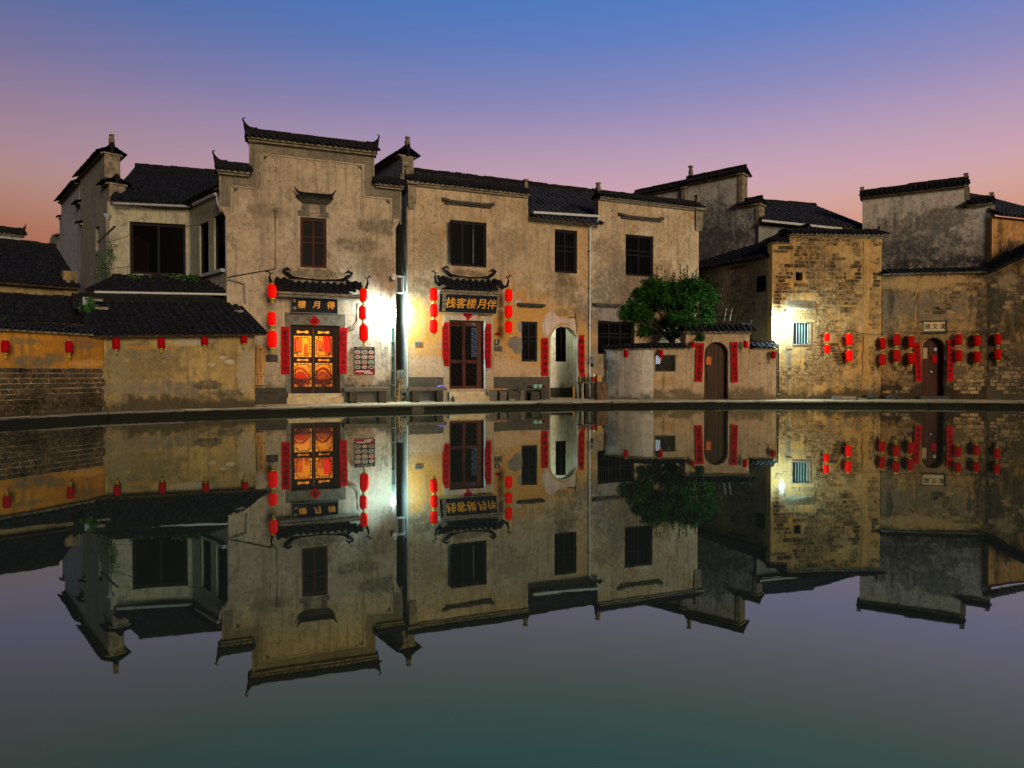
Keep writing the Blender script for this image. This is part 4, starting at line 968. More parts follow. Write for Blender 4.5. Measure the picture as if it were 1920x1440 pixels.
# plinth
m_pl = plaster('grey cement plinth', (.085,.078,.062), (.065,.06,.05), (.03,.03,.025), .5, .6, seed=18)
zp = FG.z(800, 707)
for (x0, x1) in ((766, 836), (916, 1030), (1084, 1140)): part_box('plinth', inn2, FG.M, m_pl, FG.u(x0, 720), FG.u(x1, 720), -.03, -.0005, BANK-.15, zp)
# door surround and leaves
m_sur = plaster('door surround plaster', (.40,.33,.23), (.34,.27,.18), (.17,.13,.08), .4, .6, seed=19)
sU0, sU1 = FG.u(831, 660), FG.u(925, 660); sZ = FG.z(878, 592)
part_box('door_surround', inn2, FG.M, m_sur, sU0, d2[0], -.035, .10, BANK, sZ); part_box('door_surround', inn2, FG.M, m_sur, d2[1], sU1, -.035, .10, BANK, sZ); part_box('door_surround', inn2, FG.M, m_sur, d2[0], d2[1], -.034, .10, d2[3], sZ-.002)
m = MB(); a, b, c, d = d2; m.box(a, a+.04, .10, .2, c, d); m.box(b-.20, b-.12, .10, .2, c, d); m.box(b-.04, b, .08, .2, c, d); m.box(a+.04, b-.2, .10, .2, d-.10, d); m.box(b-.12, b-.04, .19, .20, c, d)
dr = m.build('doorway', M_woodr, inn2, FG.M)
part_box('jamb_strip', dr, FG.M, M_gutter, b-.012, b+.002, -.05, .07, c, d)
mid = (a+.04+b-.20)/2
for i, (x0, x1) in enumerate(((a+.04, mid), (mid, b-.20))):
    m = MB(); st = .06; x0 += .003; x1 -= .003; z0, z1 = c+.01, d-.10; zm = c+(d-c)*.40
    m.box(x0, x0+st, .12, .16, z0, z1); m.box(x1-st, x1, .12, .16, z0, z1)
    for za, zb in ((z0, z0+.09), (zm-.06, zm+.06), (z1-.1, z1-.03)): m.box(x0+st, x1-st, .121, .159, za, zb)
    m.build('door_leaf', M_woodr, dr, FG.M)
    for za, zb in ((z0+.09, zm-.06), (zm+.06, z1-.10)):
        m = MB(); lattice(m, x0+st, x1-st, za, zb, .14, 'maze', .006, 6); m.build('lattice', M_woodb, dr, FG.M)
    part_box('pane', dr, FG.M, M_glassd, x0+st, x1-st, .155, .158, z0+.09, z1-.1)
# bright lattice window seen through the right leaf, deep inside
a, b, c, d = FG.rect(884, 615, 894, 669, -2.4)
part_box('inner_window', inn2, FG.M, emit_mat('cold lit window', (.72, .82, 1), 26), a, b, 2.44, 2.46, c, d)
m = MB(); lattice(m, a, b, c, d, 2.40, 'maze', .016, 3); m.box(a-.03, a, 2.38, 2.42, c-.03, d+.03); m.box(b, b+.03, 2.38, 2.42, c-.03, d+.03); m.build('inner_lattice', M_woodb, inn2, FG.M)
m = MB()
for i in range(3): 
    m.box(sU0+.14, sU1-.02, -.18-.3*i, -.036-.3*i+(.0), BANK-.02, BANK+.10*(3-i)-.0*i, jit=.004) if i == 0 else None
m.build('threshold', M_stoned, inn2, FG.M)
for (x0, y0, x1, y1, ofs, d_) in ((848, 735, 918, 743, .50, .31), (853, 743, 930, 751, .82, .31)):
    a, b, c, d = FG.rect(x0, y0, x1, y1, ofs); m = MB(); m.box(a, b, -ofs, -ofs+d_, BANK-.01, d, jit=.006); m.build('step', M_slab, inn2, FG.M)
# open upper shutters
a, b, c, d = FG.rect(845, 415, 912, 500)
m = MB(); m.box(-.005, .02, -.32, 0, c+.06, d-.06); m.build('shutter', M_woodb, inn2, FG.M @ T(a+.02, 0, 0) @ RZ(R(-24)))
m = MB(); m.box(-.02, .005, -.02, .30, c+.06, d-.06); m.build('shutter', M_woodb, inn2, FG.M @ T(b-.45, .14, 0) @ RZ(R(20)))
m = MB(); m.box(-.0, .006, 0, .006, c+.15, d-.25); m.build('shutter_edge', M_gutter, inn2, FG.M @ T(b-.46, .10, 0))
# alley passage behind the arch
M_pas = FG.M
pw = MB(); pw.box(aU0-.9, aU1+1.1, 1.5, 1.7, BANK-.15, 3.4)
a, b, c, d = FG.rect(1042, 612, 1063, 678, -1.5)
m = MB(); m.prism(rc(aU0-1.2, aU1+1.0, BANK-.15, 3.6), 1.5, 1.7, [rc(a, b, c, d)]); pg = m.build('passage_wall', m_white, inn2, FG.M)
m = MB(); m.box(a, a+.04, 1.58, 1.66, c, d); m.box(b-.04, b, 1.58, 1.66, c, d); m.box((a+b)/2+.02, (a+b)/2+.07, 1.58, 1.66, c, d); m.box(a+.04, b-.04, 1.6, 1.66, c+.55, c+.6); m.build('window_frame', M_woodb, pg, FG.M)
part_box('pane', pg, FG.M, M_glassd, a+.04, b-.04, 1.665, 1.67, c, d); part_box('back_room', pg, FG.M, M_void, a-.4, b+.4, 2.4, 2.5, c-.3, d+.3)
part_box('passage_side', pg, FG.M, m_white, aU1+.9, aU1+1.0, .36, 1.49, BANK-.15, 3.6); part_box('passage_side', pg, FG.M, m_white, aU0-1.2, aU0-1.1, .36, 1.49, BANK-.15, 3.6)
part_box('passage_skirting', pg, FG.M, plaster('mossy skirting', (.05,.055,.04), (.04,.045,.03), (.02,.02,.015), .5, .5, seed=22), aU0-1.1, aU1+.9, 1.47, 1.498, BANK-.1, FG.z(1057, 727, -1.5))
wall_lamp(FG.at((aU0+aU1)/2, -.80, 3.15), 'shaded lamp inside the arched white passage', 750, (0, -.4, .03), None, .05, (.95, 1, .78))
# pale reveal of the arch
m = MB(); n = 16; k = ah[1:]; k = [(aU1, BANK-.1)]+ah[2:]+[(aU0, BANK-.1)]
vs = []; 
for (x, z) in k: vs += [(x, -.004, z), (x, .37, z)]
cx = (aU0+aU1)/2
for (x, z) in k:
    dx = (cx-x)*.045; dz = 0 if z < aZs+.01 else -(z-aZs)*.045; vs += [(x+dx, -.004, z+dz), (x+dx, .37, z+dz)]
K = len(k)
fs = []
for i in range(K-1):
    a0, a1, b0, b1 = 2*i, 2*i+1, 2*(i+1), 2*(i+1)+1; o_ = 2*K
    fs += [(o_+a0, o_+b0, o_+b1, o_+a1), (a0, b0, o_+b0, o_+a0)]
m.add(vs, fs); m.build('arch_reveal', m_white, inn2, FG.M)
# gutter and downpipe
fpipe(FG, [(1000, 398), (1124, 405.5)], .50, .045, 'gutter', inn2, M_gutter)
u0, z0_ = FG.hit(1124, 405.5, .5); u1, z1_ = FG.hit(1106, 428, .06); u2, z2_ = FG.hit(1105.5, 745, .06)
m = MB(); m.tube([(u0, -.5, z0_), (u0-.02, -.42, z0_-.15), (u1, -.07, z1_), (u2, -.07, z2_)], .036, 7); m.build('downpipe', M_gutter, inn2, FG.M)
for yy in (470, 540, 610, 680):
    u, z = FG.hit(1105.5, yy, .06); part_box('pipe_clip', inn2, FG.M, M_pipe, u-.055, u+.055, -.12, 0, z-.012, z+.012)
fpipe(FG, [(764, 500), (764, 745)], -.15, .04, 'drain_pipe', inn2, M_pipe)
fpipe(FG, [(757, 560), (756.5, 700)], -1.0, .03, 'drain_pipe', inn2, M_pipeg)
fpipe(FG, [(1079, 587), (1080, 600), (1081, 622)], .03, .01, 'cable', inn2, M_cable); fpipe(FG, [(1066, 596), (1082, 594)], .05, .012, 'bracket', inn2, M_cable)
canopy(inn2, FG, 818, 946, 524, 543, 836, 924, out=.62, hornh=.30, ncol=10)
sign(FG, 823, 550, 932, 587, .34, 's', 'long black name board with five gilded characters over the second inn doorway, tilted forward', '栈客楼月伴', '宏村月沼', R(14), 1.02, .54, cx=.045)
o = couplet(FG, 829, 604, 842, 687, '鸿运高照好人家', 'red couplet strip left of the dark brown doorway, lower corner curling', .06, group='red couplets by the doors', torn=True, curl=1)
o = couplet(FG, 908, 607, 921, 690, '旺财顺时逢吉星', 'red couplet strip right of the dark brown doorway, bottom torn to a point', .06, group='red couplets by the doors', torn=True, curl=1)
couplet(FG, 1015.5, 634, 1028, 705, '平安福满堂', 'red couplet strip left of the white arched passage', .05, group='red couplets by the doors')
couplet(FG, 1084.5, 628, 1096, 706, '春到家家好', 'torn red couplet strip right of the white arched passage', .05, group='red couplets by the doors', torn=True, curl=1, lean=R(-1))
a, z_ = FG.hit(877, 594, .07); M = FG.at(a, .06, z_); o = thing('paper_diamond', 'torn red paper diamond below the five character name board', 'paper', M)
m = MB(); m.prism([(-.13, .14), (-.17, .02), (-.06, -.02), (0, -.17), (.10, -.02), (.17, .03), (.12, .14)], -.004, .003); m.build('paper', M_red, o, M); text('福', .13, M_ink, o, M @ T(0, -.007, .02), .002)
m = MB(); m.prism([(-.36, -.06), (.36, -.07), (.37, .10), (-.35, .10)], .006, .010); m.build('old_paper', simple('faded pink paper', (.52,.30,.24), .8, .5, 15), o, M)
# plates by the door
for (x0, y0, x1, y1, mt, lb, tx, nm) in ((929, 624, 938, 629, M_red, 'tiny red name plate right of the dark brown doorway', '月沼', 'name_plate'), (924.5, 648, 942, 659, M_stone, 'grey metal number plate right of the dark brown doorway', '宏村', 'number_plate'), (778, 640, 791, 649, M_stone, 'small grey plate alone on the ochre wall beside the alley', '古宅', 'number_plate')):
    a, b, c, d = FG.rect(x0, y0, x1, y1, .03); w, h = b-a, d-c; M = FG.at((a+b)/2, .03, (c+d)/2); o = thing(nm, lb, 'plate', M); m = MB(); m.bevbox(-w/2, w/2, 0, .03, -h/2, h/2, .006); m.build('plate', mt, o, M); text(tx, h*.55, M_ink, o, M @ T(0, -.002, 0), .001, gap=1.2)
u, z = FG.hit(932.5, 641, .07); M = FG.at(u, .07, z); o = thing('electric_meter', 'round glass faced meter between two plates beside the dark doorway', 'meter', M)
m = MB(); m.bevbox(-.085, .085, 0, .07, -.10, .08, .02); m.build('case', M_stoned, o, M); m = MB(); m.lathe([(.001, -.03), (.05, -.026), (.062, 0)], 14); m.build('dial', M_gutter, o, M @ T(0, 0, -.01) @ RX(math.pi/2))
for i, (y0, y1, q) in enumerate(((539, 565.5, 'topmost'), (569, 596, 'middle'), (598.5, 626, 'lowest'))):
    lantern(FG, (813, 813.5, 813)[i], y0, y1, 15.5, .62, 'glossy red paper lantern, %s of the string left of the five character name board' % q, gl, M_lanB, 'D%d' % i, tassel=(i == 2))
for i, (y0, y1, q) in enumerate(((541, 567, 'topmost'), (571.5, 597, 'middle'), (601, 625.5, 'lowest'))):
    lantern(FG, (953.5, 953.5, 953.5)[i], y0, y1, 15.5, .62, 'bright red paper lantern, %s of the string right of the five character name board' % q, gl, M_lanB, 'E%d' % i, tassel=(i == 2))
strg(FG, 813, 530, 598, .62, 'thin cord of the lantern string left of the five character name board'); strg(FG, 953.5, 533, 601, .62, 'thin cord of the lantern string right of the five character name board')
# benches and street clutter
bench(FG, 768, 838, 727, .75, .40, .10, ((.18, .22), (.82, .22)), 'grey stone bench below the ochre wall between alley and brown doorway')
bench(FG, 950, 1026, 728, .60, .45, .07, ((.08, .2), (.5, .25), (.92, .2)), 'low dark stone bench right of the brown doorway, bowls on its end', M_stoned)
u0, u1, c, d = FG.rect(917, 726, 952, 731, .8); M = FG.at(u0, .8, c); o = thing('wooden_plank', 'pale wooden plank lying across stones right of the brown doorway', 'plank', M)
m = MB(); m.box(0, u1-u0, 0, .25, .0, .055, jit=.006); m.build('plank', M_woodl, o, M @ RY(R(1)))
rr = random.Random(8)
for i, (x0, x1, yt, lb) in enumerate(((938, 950, 732, 'upright grey stone supporting the wooden plank'), (953, 975, 733, 'squat brown stone block under the dark bench'), (976, 984, 731, 'dark narrow stone under the middle of the bench'), (996, 1012, 733, 'rough brown stone under the bowls'), (920, 931, 731, 'low stone at the left end of the plank'))):
    a, b, c, d = FG.rect(x0, yt, x1, 747, .9); M = FG.at(a, .9, BANK); o = thing('stone_block', lb, 'stone', M); m = MB(); m.box(0, b-a, 0, .22, 0, max(.1, d-BANK-.02), jit=.02); m.build('block', M_stone if i % 2 == 0 else M_stoned, o, M)
a, b, c, d = FG.rect(957, 744, 965, 750, 1.4); M = FG.at(a, 1.4, BANK); o = thing('stone_block', 'small pale stone lying on the paving before the dark bench', 'stone', M); m = MB(); m.box(0, b-a, 0, .12, 0, .08, jit=.012); m.build('block', M_corb, o, M)
M_mint = simple('mint green plastic', (.30,.60,.48), .4, .1, 8); M_basin = simple('dark red plastic', (.25,.02,.02), .4, .2, 8); M_purple = simple('purple cloth', (.20,.14,.55), .9, .4, 14)
for px, lb, mt, s in ((1003.5, 'left one of two mint green bowls on the dark bench', M_mint, 1), (1012, 'right one of two mint green bowls on the dark bench', M_mint, 1), (1020, 'dark red bowl beside the two mint green bowls', M_basin, .9)):
    u, z = FG.hit(px, 728, .42); M = FG.at(u, .42, FG.z(988, 728, .6)); o = thing('bowl', lb, 'bowl', M, 'plastic bowls on the bench'); m = MB(); m.lathe([(.05*s, 0), (.06*s, .01), (.095*s, .12*s), (.10*s, .125*s), (.088*s, .115*s), (.05*s, .02)], 18); m.build('bowl', mt, o, M, smooth=True)
u, z = FG.hit(828, 727, .55); M = FG.at(u, .55, FG.z(803, 727, .75)+.002); o = thing('cloth', 'crumpled purple cloth lying on the end of the grey stone bench', 'cloth', M); m = MB(); rr = random.Random(6); n = 16; vs = []
for j in range(9):
    for i in range(n):
        x = -.16+.32*i/(n-1); y = -.1+.2*j/8; e = max(0, 1-(x/.17)**2)*max(0, 1-(y/.11)**2); vs.append((x, y, e**.5*(.045+.06*abs(mnoise.noise(Vector((x*16, y*16, 3))))+.03*rr.random())))
m.add(vs, [(j*n+i, j*n+i+1, (j+1)*n+i+1, (j+1)*n+i) for j in range(8) for i in range(n-1)]); m.build('cloth', M_purple, o, M, smooth=True)
# clutter right of the arch
a, b, c, d = FG.rect(1092, 716, 1121, 746, .9); M = FG.at(a, .9, BANK); w = b-a; h = d-BANK
o = thing('work_table', 'small grey metal table with clutter on it right of the arched passage', 'table', M)
m = MB(); m.box(0, w, 0, .42, h-.04, h); m.build('table_top', M_stone, o, M)
for x in (.03, w-.03):
    for y in (.03, .39): m = MB(); m.box(x-.02, x+.02, y-.02, y+.02, 0, h-.041); m.build('leg', M_gutb, o, M)
def clutter(px, y1, y0, w, lb, cat, mt, kind, base):
    u, _ = FG.hit(px, y1, .7); M = FG.at(u, .7, base); o = thing(kind, lb, cat, M); h = abs(y1-y0)*25.7/FPX; m = MB()
    if kind in ('basin', 'cup'): m.lathe([(w*.35, 0), (w*.5, h), (w*.53, h), (w*.46, h*.9), (w*.3, .02)], 16)
    else: m.box(-w/2, w/2, -.1, .1, 0, h, jit=.004)
    m.build('body', mt, o, M)
    return o, M
hT = BANK+h
clutter(1112, 716, 707, .22, 'dark red basin standing on the small metal table', 'basin', M_basin, 'basin', hT+.001)
clutter(1121.5, 716, 703.5, .20, 'orange box at the right end of the small metal table', 'box', M_woodl, 'small_box', hT+.001)
clutter(1114, 706, 702, .09, 'white cup behind the dark red basin on the metal table', 'cup', M_white, 'cup', hT+.19)
a, b, c, d = FG.rect(1120, 716, 1143, 747, 1.2); M = FG.at(a, 1.2, BANK); o = thing('stone_block', 'big rough brown boulder standing before the curved wall', 'stone', M)
m = MB(); n = 10; prof = [(.9, 0), (1, .2), (.97, .6), (.9, .93), (.6, 1.0)]; vs = []; rr = random.Random(12)
for (q, zf) in prof:
    for i in range(n): a_ = 2*math.pi*i/n; e = (abs(math.cos(a_))**4+abs(math.sin(a_))**4)**-.25; vs.append(((b-a)/2+(b-a)/2*q*e*math.cos(a_)*rr.uniform(.92, 1.05), .2+.2*q*e*math.sin(a_), (d-BANK)*zf))
m.add(vs, [(i*n+k, i*n+(k+1) % n, (i+1)*n+(k+1) % n, (i+1)*n+k) for i in range(4) for k in range(n)]+[tuple(4*n+k for k in range(n))]); m.build('block', simple('brown boulder', (.13,.085,.055), .9, .6, 6, bump=.6), o, M)
# broom, short stick, fan on the sill
u, _ = FG.hit(1092, 720, .25); M = FG.at(u, .25, BANK); o = thing('broom', 'straw broom leaning on the wall right of the arched passage', 'broom', M)
m = MB(); m.tube([(0, 0, .0), (-.04, .12, .95)], .013, 6); m.build('handle', M_woodl, o, M); m = MB(); rr = random.Random(4)
for i in range(40): q = rr.uniform(-.09, .09); m.tube([(0, 0, .3), (q, rr.uniform(-.03, .03), 0)], [.012, .006], 3)
m.build('bristles', M_woodl, o, M)
u, _ = FG.hit(1076, 727, .2); M = FG.at(u, .2, BANK); o = thing('wooden_plank', 'short yellow board leaning inside the right foot of the arch', 'plank', M)
m = MB(); m.box(-.035, .035, 0, .02, 0, .5); m.build('plank', M_woodl, o, M @ RY(R(6)) @ RX(R(-12)))
u, _ = FG.hit(1102.5, 716, .2); M = FG.at(u, .2, BANK); o = thing('wooden_plank', 'tall yellow board propped by the downpipe behind the metal table', 'plank', M)
m = MB(); m.box(-.05, .05, 0, .02, 0, .95); m.build('plank', M_woodl, o, M @ RX(R(-8)))
u, z = FG.hit(1113, 672, .25); M = FG.at(u, .25, z); o = thing('electric_fan', 'grey round fan hanging on the wall behind the metal table', 'fan', M)
m = MB()
for q in range(5): rad = .04+.04*q; m.tube([(rad*math.cos(2*math.pi*i/18), 0, rad*math.sin(2*math.pi*i/18)) for i in range(19)], .005, 4)
for q in range(12): a_ = 2*math.pi*q/12; m.tube([(0, -.01, 0), (.2*math.cos(a_), -.005, .2*math.sin(a_))], .004, 3)
m.build('cage', M_gutb, o, M); m = MB(); m.lathe([(.05, 0), (.07, .12)], 10); m.build('motor', M_stoned, o, M @ RX(-math.pi/2)); m = MB(); m.box(-.02, .02, .02, .24, -.32, -.12); m.build('bracket', M_stoned, o, M)

# ================================================================ FAR LEFT: garden wall on a stone foot
PA = lambda px, py: tuple(FA.W(FA.hit(px, py)[0], 0, FA.hit(px, py)[1]))
m_plA = plaster('orange ochre plaster', (.43,.19,.022), (.33,.14,.02), (.10,.08,.04), .6, .9, seed=31, patches=[(PA(60,678), .45, .13, (.14,.12,.07), .5), (PA(105,672), .25, .12, (.13,.115,.07), .5), (PA(165,645), .2, .1, (.16,.10,.06), .5), (PA(170,682), .4, .08, (.45,.25,.08), .5), (PA(45,640), .3, .06, (.15,.12,.06), .5)])
m_mort = plaster('sandy mortar', (.42,.31,.18), (.28,.20,.115), (.05,.045,.03), .6, .9, zb=.55, seed=32)
gw = thing('garden_wall', 'orange plastered garden wall on courses of slanted stones, far left by the water', 'wall', FA.M)
zA = FA.z(100, 626); zF = FA.z(100, 690); aL = FA.u(-150); aR = FA.u(194)
wall(gw, FA.M, rc(aL, aR, zF, zA), [], m_plA, -.0, .3, 'plaster_face')
wall(gw, FA.M, rc(aL, aR, -.2, zF-.002), [], m_mort, -.0, .3, 'mortar_bed')
coping(gw, FA.M, aL, aR-.06, zA, .12, .34, .13, (None, None), rb=.06, overx=.0, corbel=False)
nrow = 9; rr = random.Random(9); z0 = .16; hr = (zF-z0)/nrow; cnt = 0; left = MB()
M_fstone = brick_mat('split river stone', [(.020,.019,.014), (.06,.048,.03), (.085,.062,.034), (.035,.032,.024), (.10,.075,.042)], (.07,.055,.032))
for k in range(nrow):
    x = aL+rr.uniform(0, .05)
    while x < aR-.06:
        w = rr.uniform(.055, .10); lean = (1 if k % 2 else -1)*rr.uniform(.3, .75) if k > 1 else rr.uniform(-.3, .5)
        hh_ = hr*.84
        m = MB(); a = w*.44; h = hh_/2; q = .014; st = rr.uniform(.02, .055)
        sh = lean*h
        vs = [(-a-sh, .03, -h), (a-sh, .03, -h), (a+sh, .03, h), (-a+sh, .03, h)]+[((-a-sh)*1.0+rr.uniform(-.008, .008), -st+.018, -h), (a-sh, -st+.018, -h+rr.uniform(0, .012)), (a+sh+rr.uniform(-.008, .008), -st+.02, h), (-a+sh, -st+.02, h-rr.uniform(0, .012))]+[(-a*.6-sh*.7, -st, -h*.7), (a*.6-sh*.7, -st, -h*.7), (a*.6+sh*.7, -st, h*.7), (-a*.6+sh*.7, -st, h*.7)]
        fs = [(0,1,5,4), (1,2,6,5), (2,3,7,6), (3,0,4,7), (4,5,9,8), (5,6,10,9), (6,7,11,10), (7,4,8,11), (8,9,10,11)]
        px_in = x > FA.u(-5)
        if px_in and cnt < 290: m.add(vs, fs); m.build('stone', M_fstone, gw, FA.M @ T(x+a, 0, z0+hr*(k+.5))); cnt += 1
        else: left.add([(v[0]+x+a, v[1], v[2]+z0+hr*(k+.5)) for v in vs], fs)
        x += w+rr.uniform(.004, .02)
    m = MB(); nn = 22
    for i in range(nn):
        xa = aL+(aR-aL-.05)*i/nn; xb = aL+(aR-aL-.05)*(i+1)/nn; dz = rr.uniform(-.006, .006); m.box(xa, xb, -.03-rr.uniform(0, .012), .0, z0+hr*(k+1)-hr*.10+dz, z0+hr*(k+1)-.001+dz)
    m.build('mortar_course', m_mort, gw, FA.M)
tag(left.build('stones', M_fstone, gw, FA.M), kind='stuff')

# ---------------- low house behind it
m_plY = plaster('dark yellow plaster', (.26,.20,.095), (.20,.155,.08), (.08,.07,.045), .7, .8, seed=33)
hA = thing('tiled_house', 'low dark tiled house with two roof tiers behind the orange garden wall', 'house', FA2.M)
z2 = FA2.z(60, 600); z2b = FA2.z(60, 603); xL, xR = 0, FA2.u(172)
wall(hA, FA2.M, rc(xL, xR, BANK-.1, z2b), [], m_plY, 0, .25)
y3 = (FA3.o-FA2.o).dot(-FA2.n)
zr3 = 3.38
roof(hA, FA2.M, xL, xR+.12, -.30, z2-.06, y3+.1, zr3, pitch=.2, rows=True, ridge=.05)
z3 = FA3.z(60, 531); x3R = FA3.u(142)
wall(hA, FA3.M, rc(0, x3R, zr3-.6, z3+.05), [], m_plY, 0, .25, 'upper_wall')
part_box('pier', hA, FA3.M, m_plY, x3R-.32, x3R+.05, -.08, .2, zr3, z3+.45)
zr = FA3.z(60, 462, -3.0)
roof(hA, FA3.M, 0, x3R+.05, -.35, z3-.05, 3.0, zr, pitch=.2, rows=True, ridge=.16)
part_box('side_wall', hA, FA3.M, M_plain, x3R-.2, x3R, .25, 5.5, BANK, z3)
part_box('side_wall', hA, FA2.M, M_plain, xR-.2, xR, .26, y3, BANK, z2b)
u, z = FA2.hit(172, 580, .1); part_box('meter_box', hA, FA2.M, M_gutb, FA2.u(152), FA2.u(163), -.5, -.35, FA2.z(158, 578), FA2.z(158, 560))

# ---------------- the lean-to
PB = lambda px, py: tuple(FB.W(FB.hit(px, py)[0], 0, FB.hit(px, py)[1]))
m_plB = plaster('patched yellow grey plaster', (.35,.25,.095), (.25,.185,.08), (.085,.075,.05), .6, .9, zb=.45, seed=34, gdirt=(.03,.03,.022), patches=[
    (PB(268,690), .95, .32, (.155,.125,.062), .25), (PB(268,665), .9, .28, (.14,.12,.068), .3), (PB(265,728), 1.2, .17, (.15,.135,.10), .35), (PB(345,728), .45, .2, (.12,.11,.085), .35), (PB(390,722), .32, .14, (.055,.052,.045), .18), (PB(420,738), .5, .12, (.07,.065,.05), .5),
    (PB(355,640), .5, .09, (.33,.30,.24), .4), (PB(385,637), .3, .08, (.28,.27,.24), .4), (PB(462,690), .22, .6, (.30,.26,.19), .3), (PB(430,678), .13, .06, (.42,.38,.30), .2), (PB(418,670), .09, .05, (.42,.38,.30), .2), (PB(397,683), .09, .05, (.40,.36,.28), .2),
    (PB(270,652), .6, .04, (.34,.16,.04), .4), (PB(225,690), .22, .8, (.19,.17,.10), .6)])
lb = thing('lean_to', 'yellow grey plastered lean-to with sloping dark tiled roof on the water edge', 'outbuilding', FB.M)
bR = FB.u(478, 690); zb0 = 2.04; zb1 = 2.22; tb = (zb1-zb0)/bR
wall(lb, FB.M, [(.0, -.2), (bR, -.2), (bR, zb1), (.0, zb0)], [], m_plB, 0, .3)
part_box('side_wall', lb, FB.M, M_plain, bR-.25, bR, .3, 3.0, -.1, zb1+.0); part_box('corner_post', lb, FB.M, M_stoned, -.14, -.003, -.03, .2, -.1, zb0)
roof(lb, FB.M, -.35, bR+.22, -.34, zb0-.03, 2.3, zb0+1.0, pitch=.2, seg=.16, rows=True, tilt=tb, ridge=0)
m = MB(); rr = random.Random(1); k = 26
for i in range(k):
    xa = -.45+(bR+.55)*i/k; xb = -.45+(bR+.55)*(i+1)/k-.002; q = zb0+1.0+tb*xa
    m.box(xa, xb, 2.2, 2.5, q-.2, q+.12, jit=.004); m.box(xa-.004, xb+.004, 2.17, 2.53, q+.121, q+.17, jit=.006); m.box(xa+.0, xb-.0, 2.26, 2.44, q+.172, q+.25+rr.uniform(-.012, .012), jit=.006)
m.build('ridge', M_ridge, lb, FB.M)
for (px, py, s) in ((182, 563, .13), (190, 579, .15), (446, 584, .12)):
    u, z = FB.hit(px, py, -2.0 if py < 575 else -1.4); m = MB(); m.box(-s, s, -.09, .09, -.03, .04, jit=.012); m.build('loose_stone', M_corb, lb, FB.M @ T(u, 2.0 if py < 575 else 1.4, z))

# ---------------- upper white house
m_plC = plaster('off white plaster', (.37,.35,.26), (.30,.29,.22), (.14,.135,.10), .45, .7, seed=36, patches=[(tuple(FC.W(FC.u(355), 0, 4.6)), .5, .5, (.28,.27,.26), .5)])
m_plC2 = plaster('grey green shaded plaster', (.30,.31,.25), (.25,.26,.21), (.12,.12,.09), .3, .5, seed=37)  # greenish shade of the unlit wing is put into its colour
m_fw = plaster('grey shaded fire wall plaster', (.27,.27,.23), (.22,.22,.19), (.10,.10,.09), .4, .6, seed=38)  # shade tint of the wall turned from the sun, kept in the albedo
hc = thing('white_house', 'upper white house with big dark window, tiled roof and stepped fire wall', 'house', FC.M)
zc = FC.z(280, 382); cR = FC.len
wh = window(hc, FC, 243, 418, 348, 515, M_woodb, .12, 2, 0, False, M_glassd)
wall(hc, FC.M, rc(-.02, cR, BANK, zc), [wh], m_plC, 0, .25)
w1 = window(hc, FC2, 374, 418, 391, 520, M_woodb, .06, 1, 0, True, M_glassd); w2 = window(hc, FC2, 401, 402, 422, 508, M_woodb, .06, 1, 0, True, M_glassd)
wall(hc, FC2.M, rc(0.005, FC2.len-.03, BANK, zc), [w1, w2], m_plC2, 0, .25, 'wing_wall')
part_box('window_ledge', hc, FC2.M, M_gutb, FC2.u(386), FC2.len-.05, -.14, -.01, FC2.z(405, 515), FC2.z(405, 509))
part_box('corner_pilaster', hc, FC.M, m_plC, cR-.12, cR-.01, -.06, -.005, 3.5, zc-.02)
rzc = FC.z(300, 316, -3.3)
roof(hc, FC.M, .12, FC.len+3.2, -.32, zc-.02, 3.3, rzc, pitch=.235, seg=.18, rows=True, ridge=.12, ridgex=(.1, cR+2.2))
# wing roof: its eave follows the wing wall
u_ = FC2.len
roof(hc, FC2.M, -.0, u_-.25, -.28, zc-.0, 1.6, zc+.95, pitch=.235, seg=.18, rows=True, ridge=0, name='wing_roof')
fpipe(FC, [(212, 381), (357, 387)], .36, .04, 'gutter', hc, M_gutb)
fpipe(FC2, [(362, 384), (404, 364)], .34, .05, 'gutter', hc, M_gutb)
fpipe(FE, [(405, 362), (409, 385), (424, 405), (425, 515)], -.12, .03, 'downpipe', hc, M_gutb)
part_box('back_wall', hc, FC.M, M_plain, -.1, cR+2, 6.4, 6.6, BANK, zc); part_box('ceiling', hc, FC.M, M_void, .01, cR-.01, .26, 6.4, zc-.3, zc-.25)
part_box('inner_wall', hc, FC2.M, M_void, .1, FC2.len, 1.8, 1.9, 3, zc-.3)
# stepped fire wall
f0 = FW1.u(205, 380); f1 = FW1.u(196, 330); zf1 = 8.55; zf0 = FW1.z(200, 350)
wall(hc, FW1.M, [(-.15, BANK), (f0, BANK), (f0, zf0), (f1, zf0), (f1, zf1), (-.15, zf1)], [window(hc, FW1, 179, 425, 186, 470, M_woodb, .1, 1, 0, False, M_glassd)], m_fw, 0, .45, 'fire_wall')
coping(hc, FW1.M, -.15, f1-.02, zf1, .22, .42, .22, ('post', 'post'), overx=.16)
coping(hc, FW1.M, f1+.03, f0, zf0, .22, .42, .16, (None, None), overx=.16)
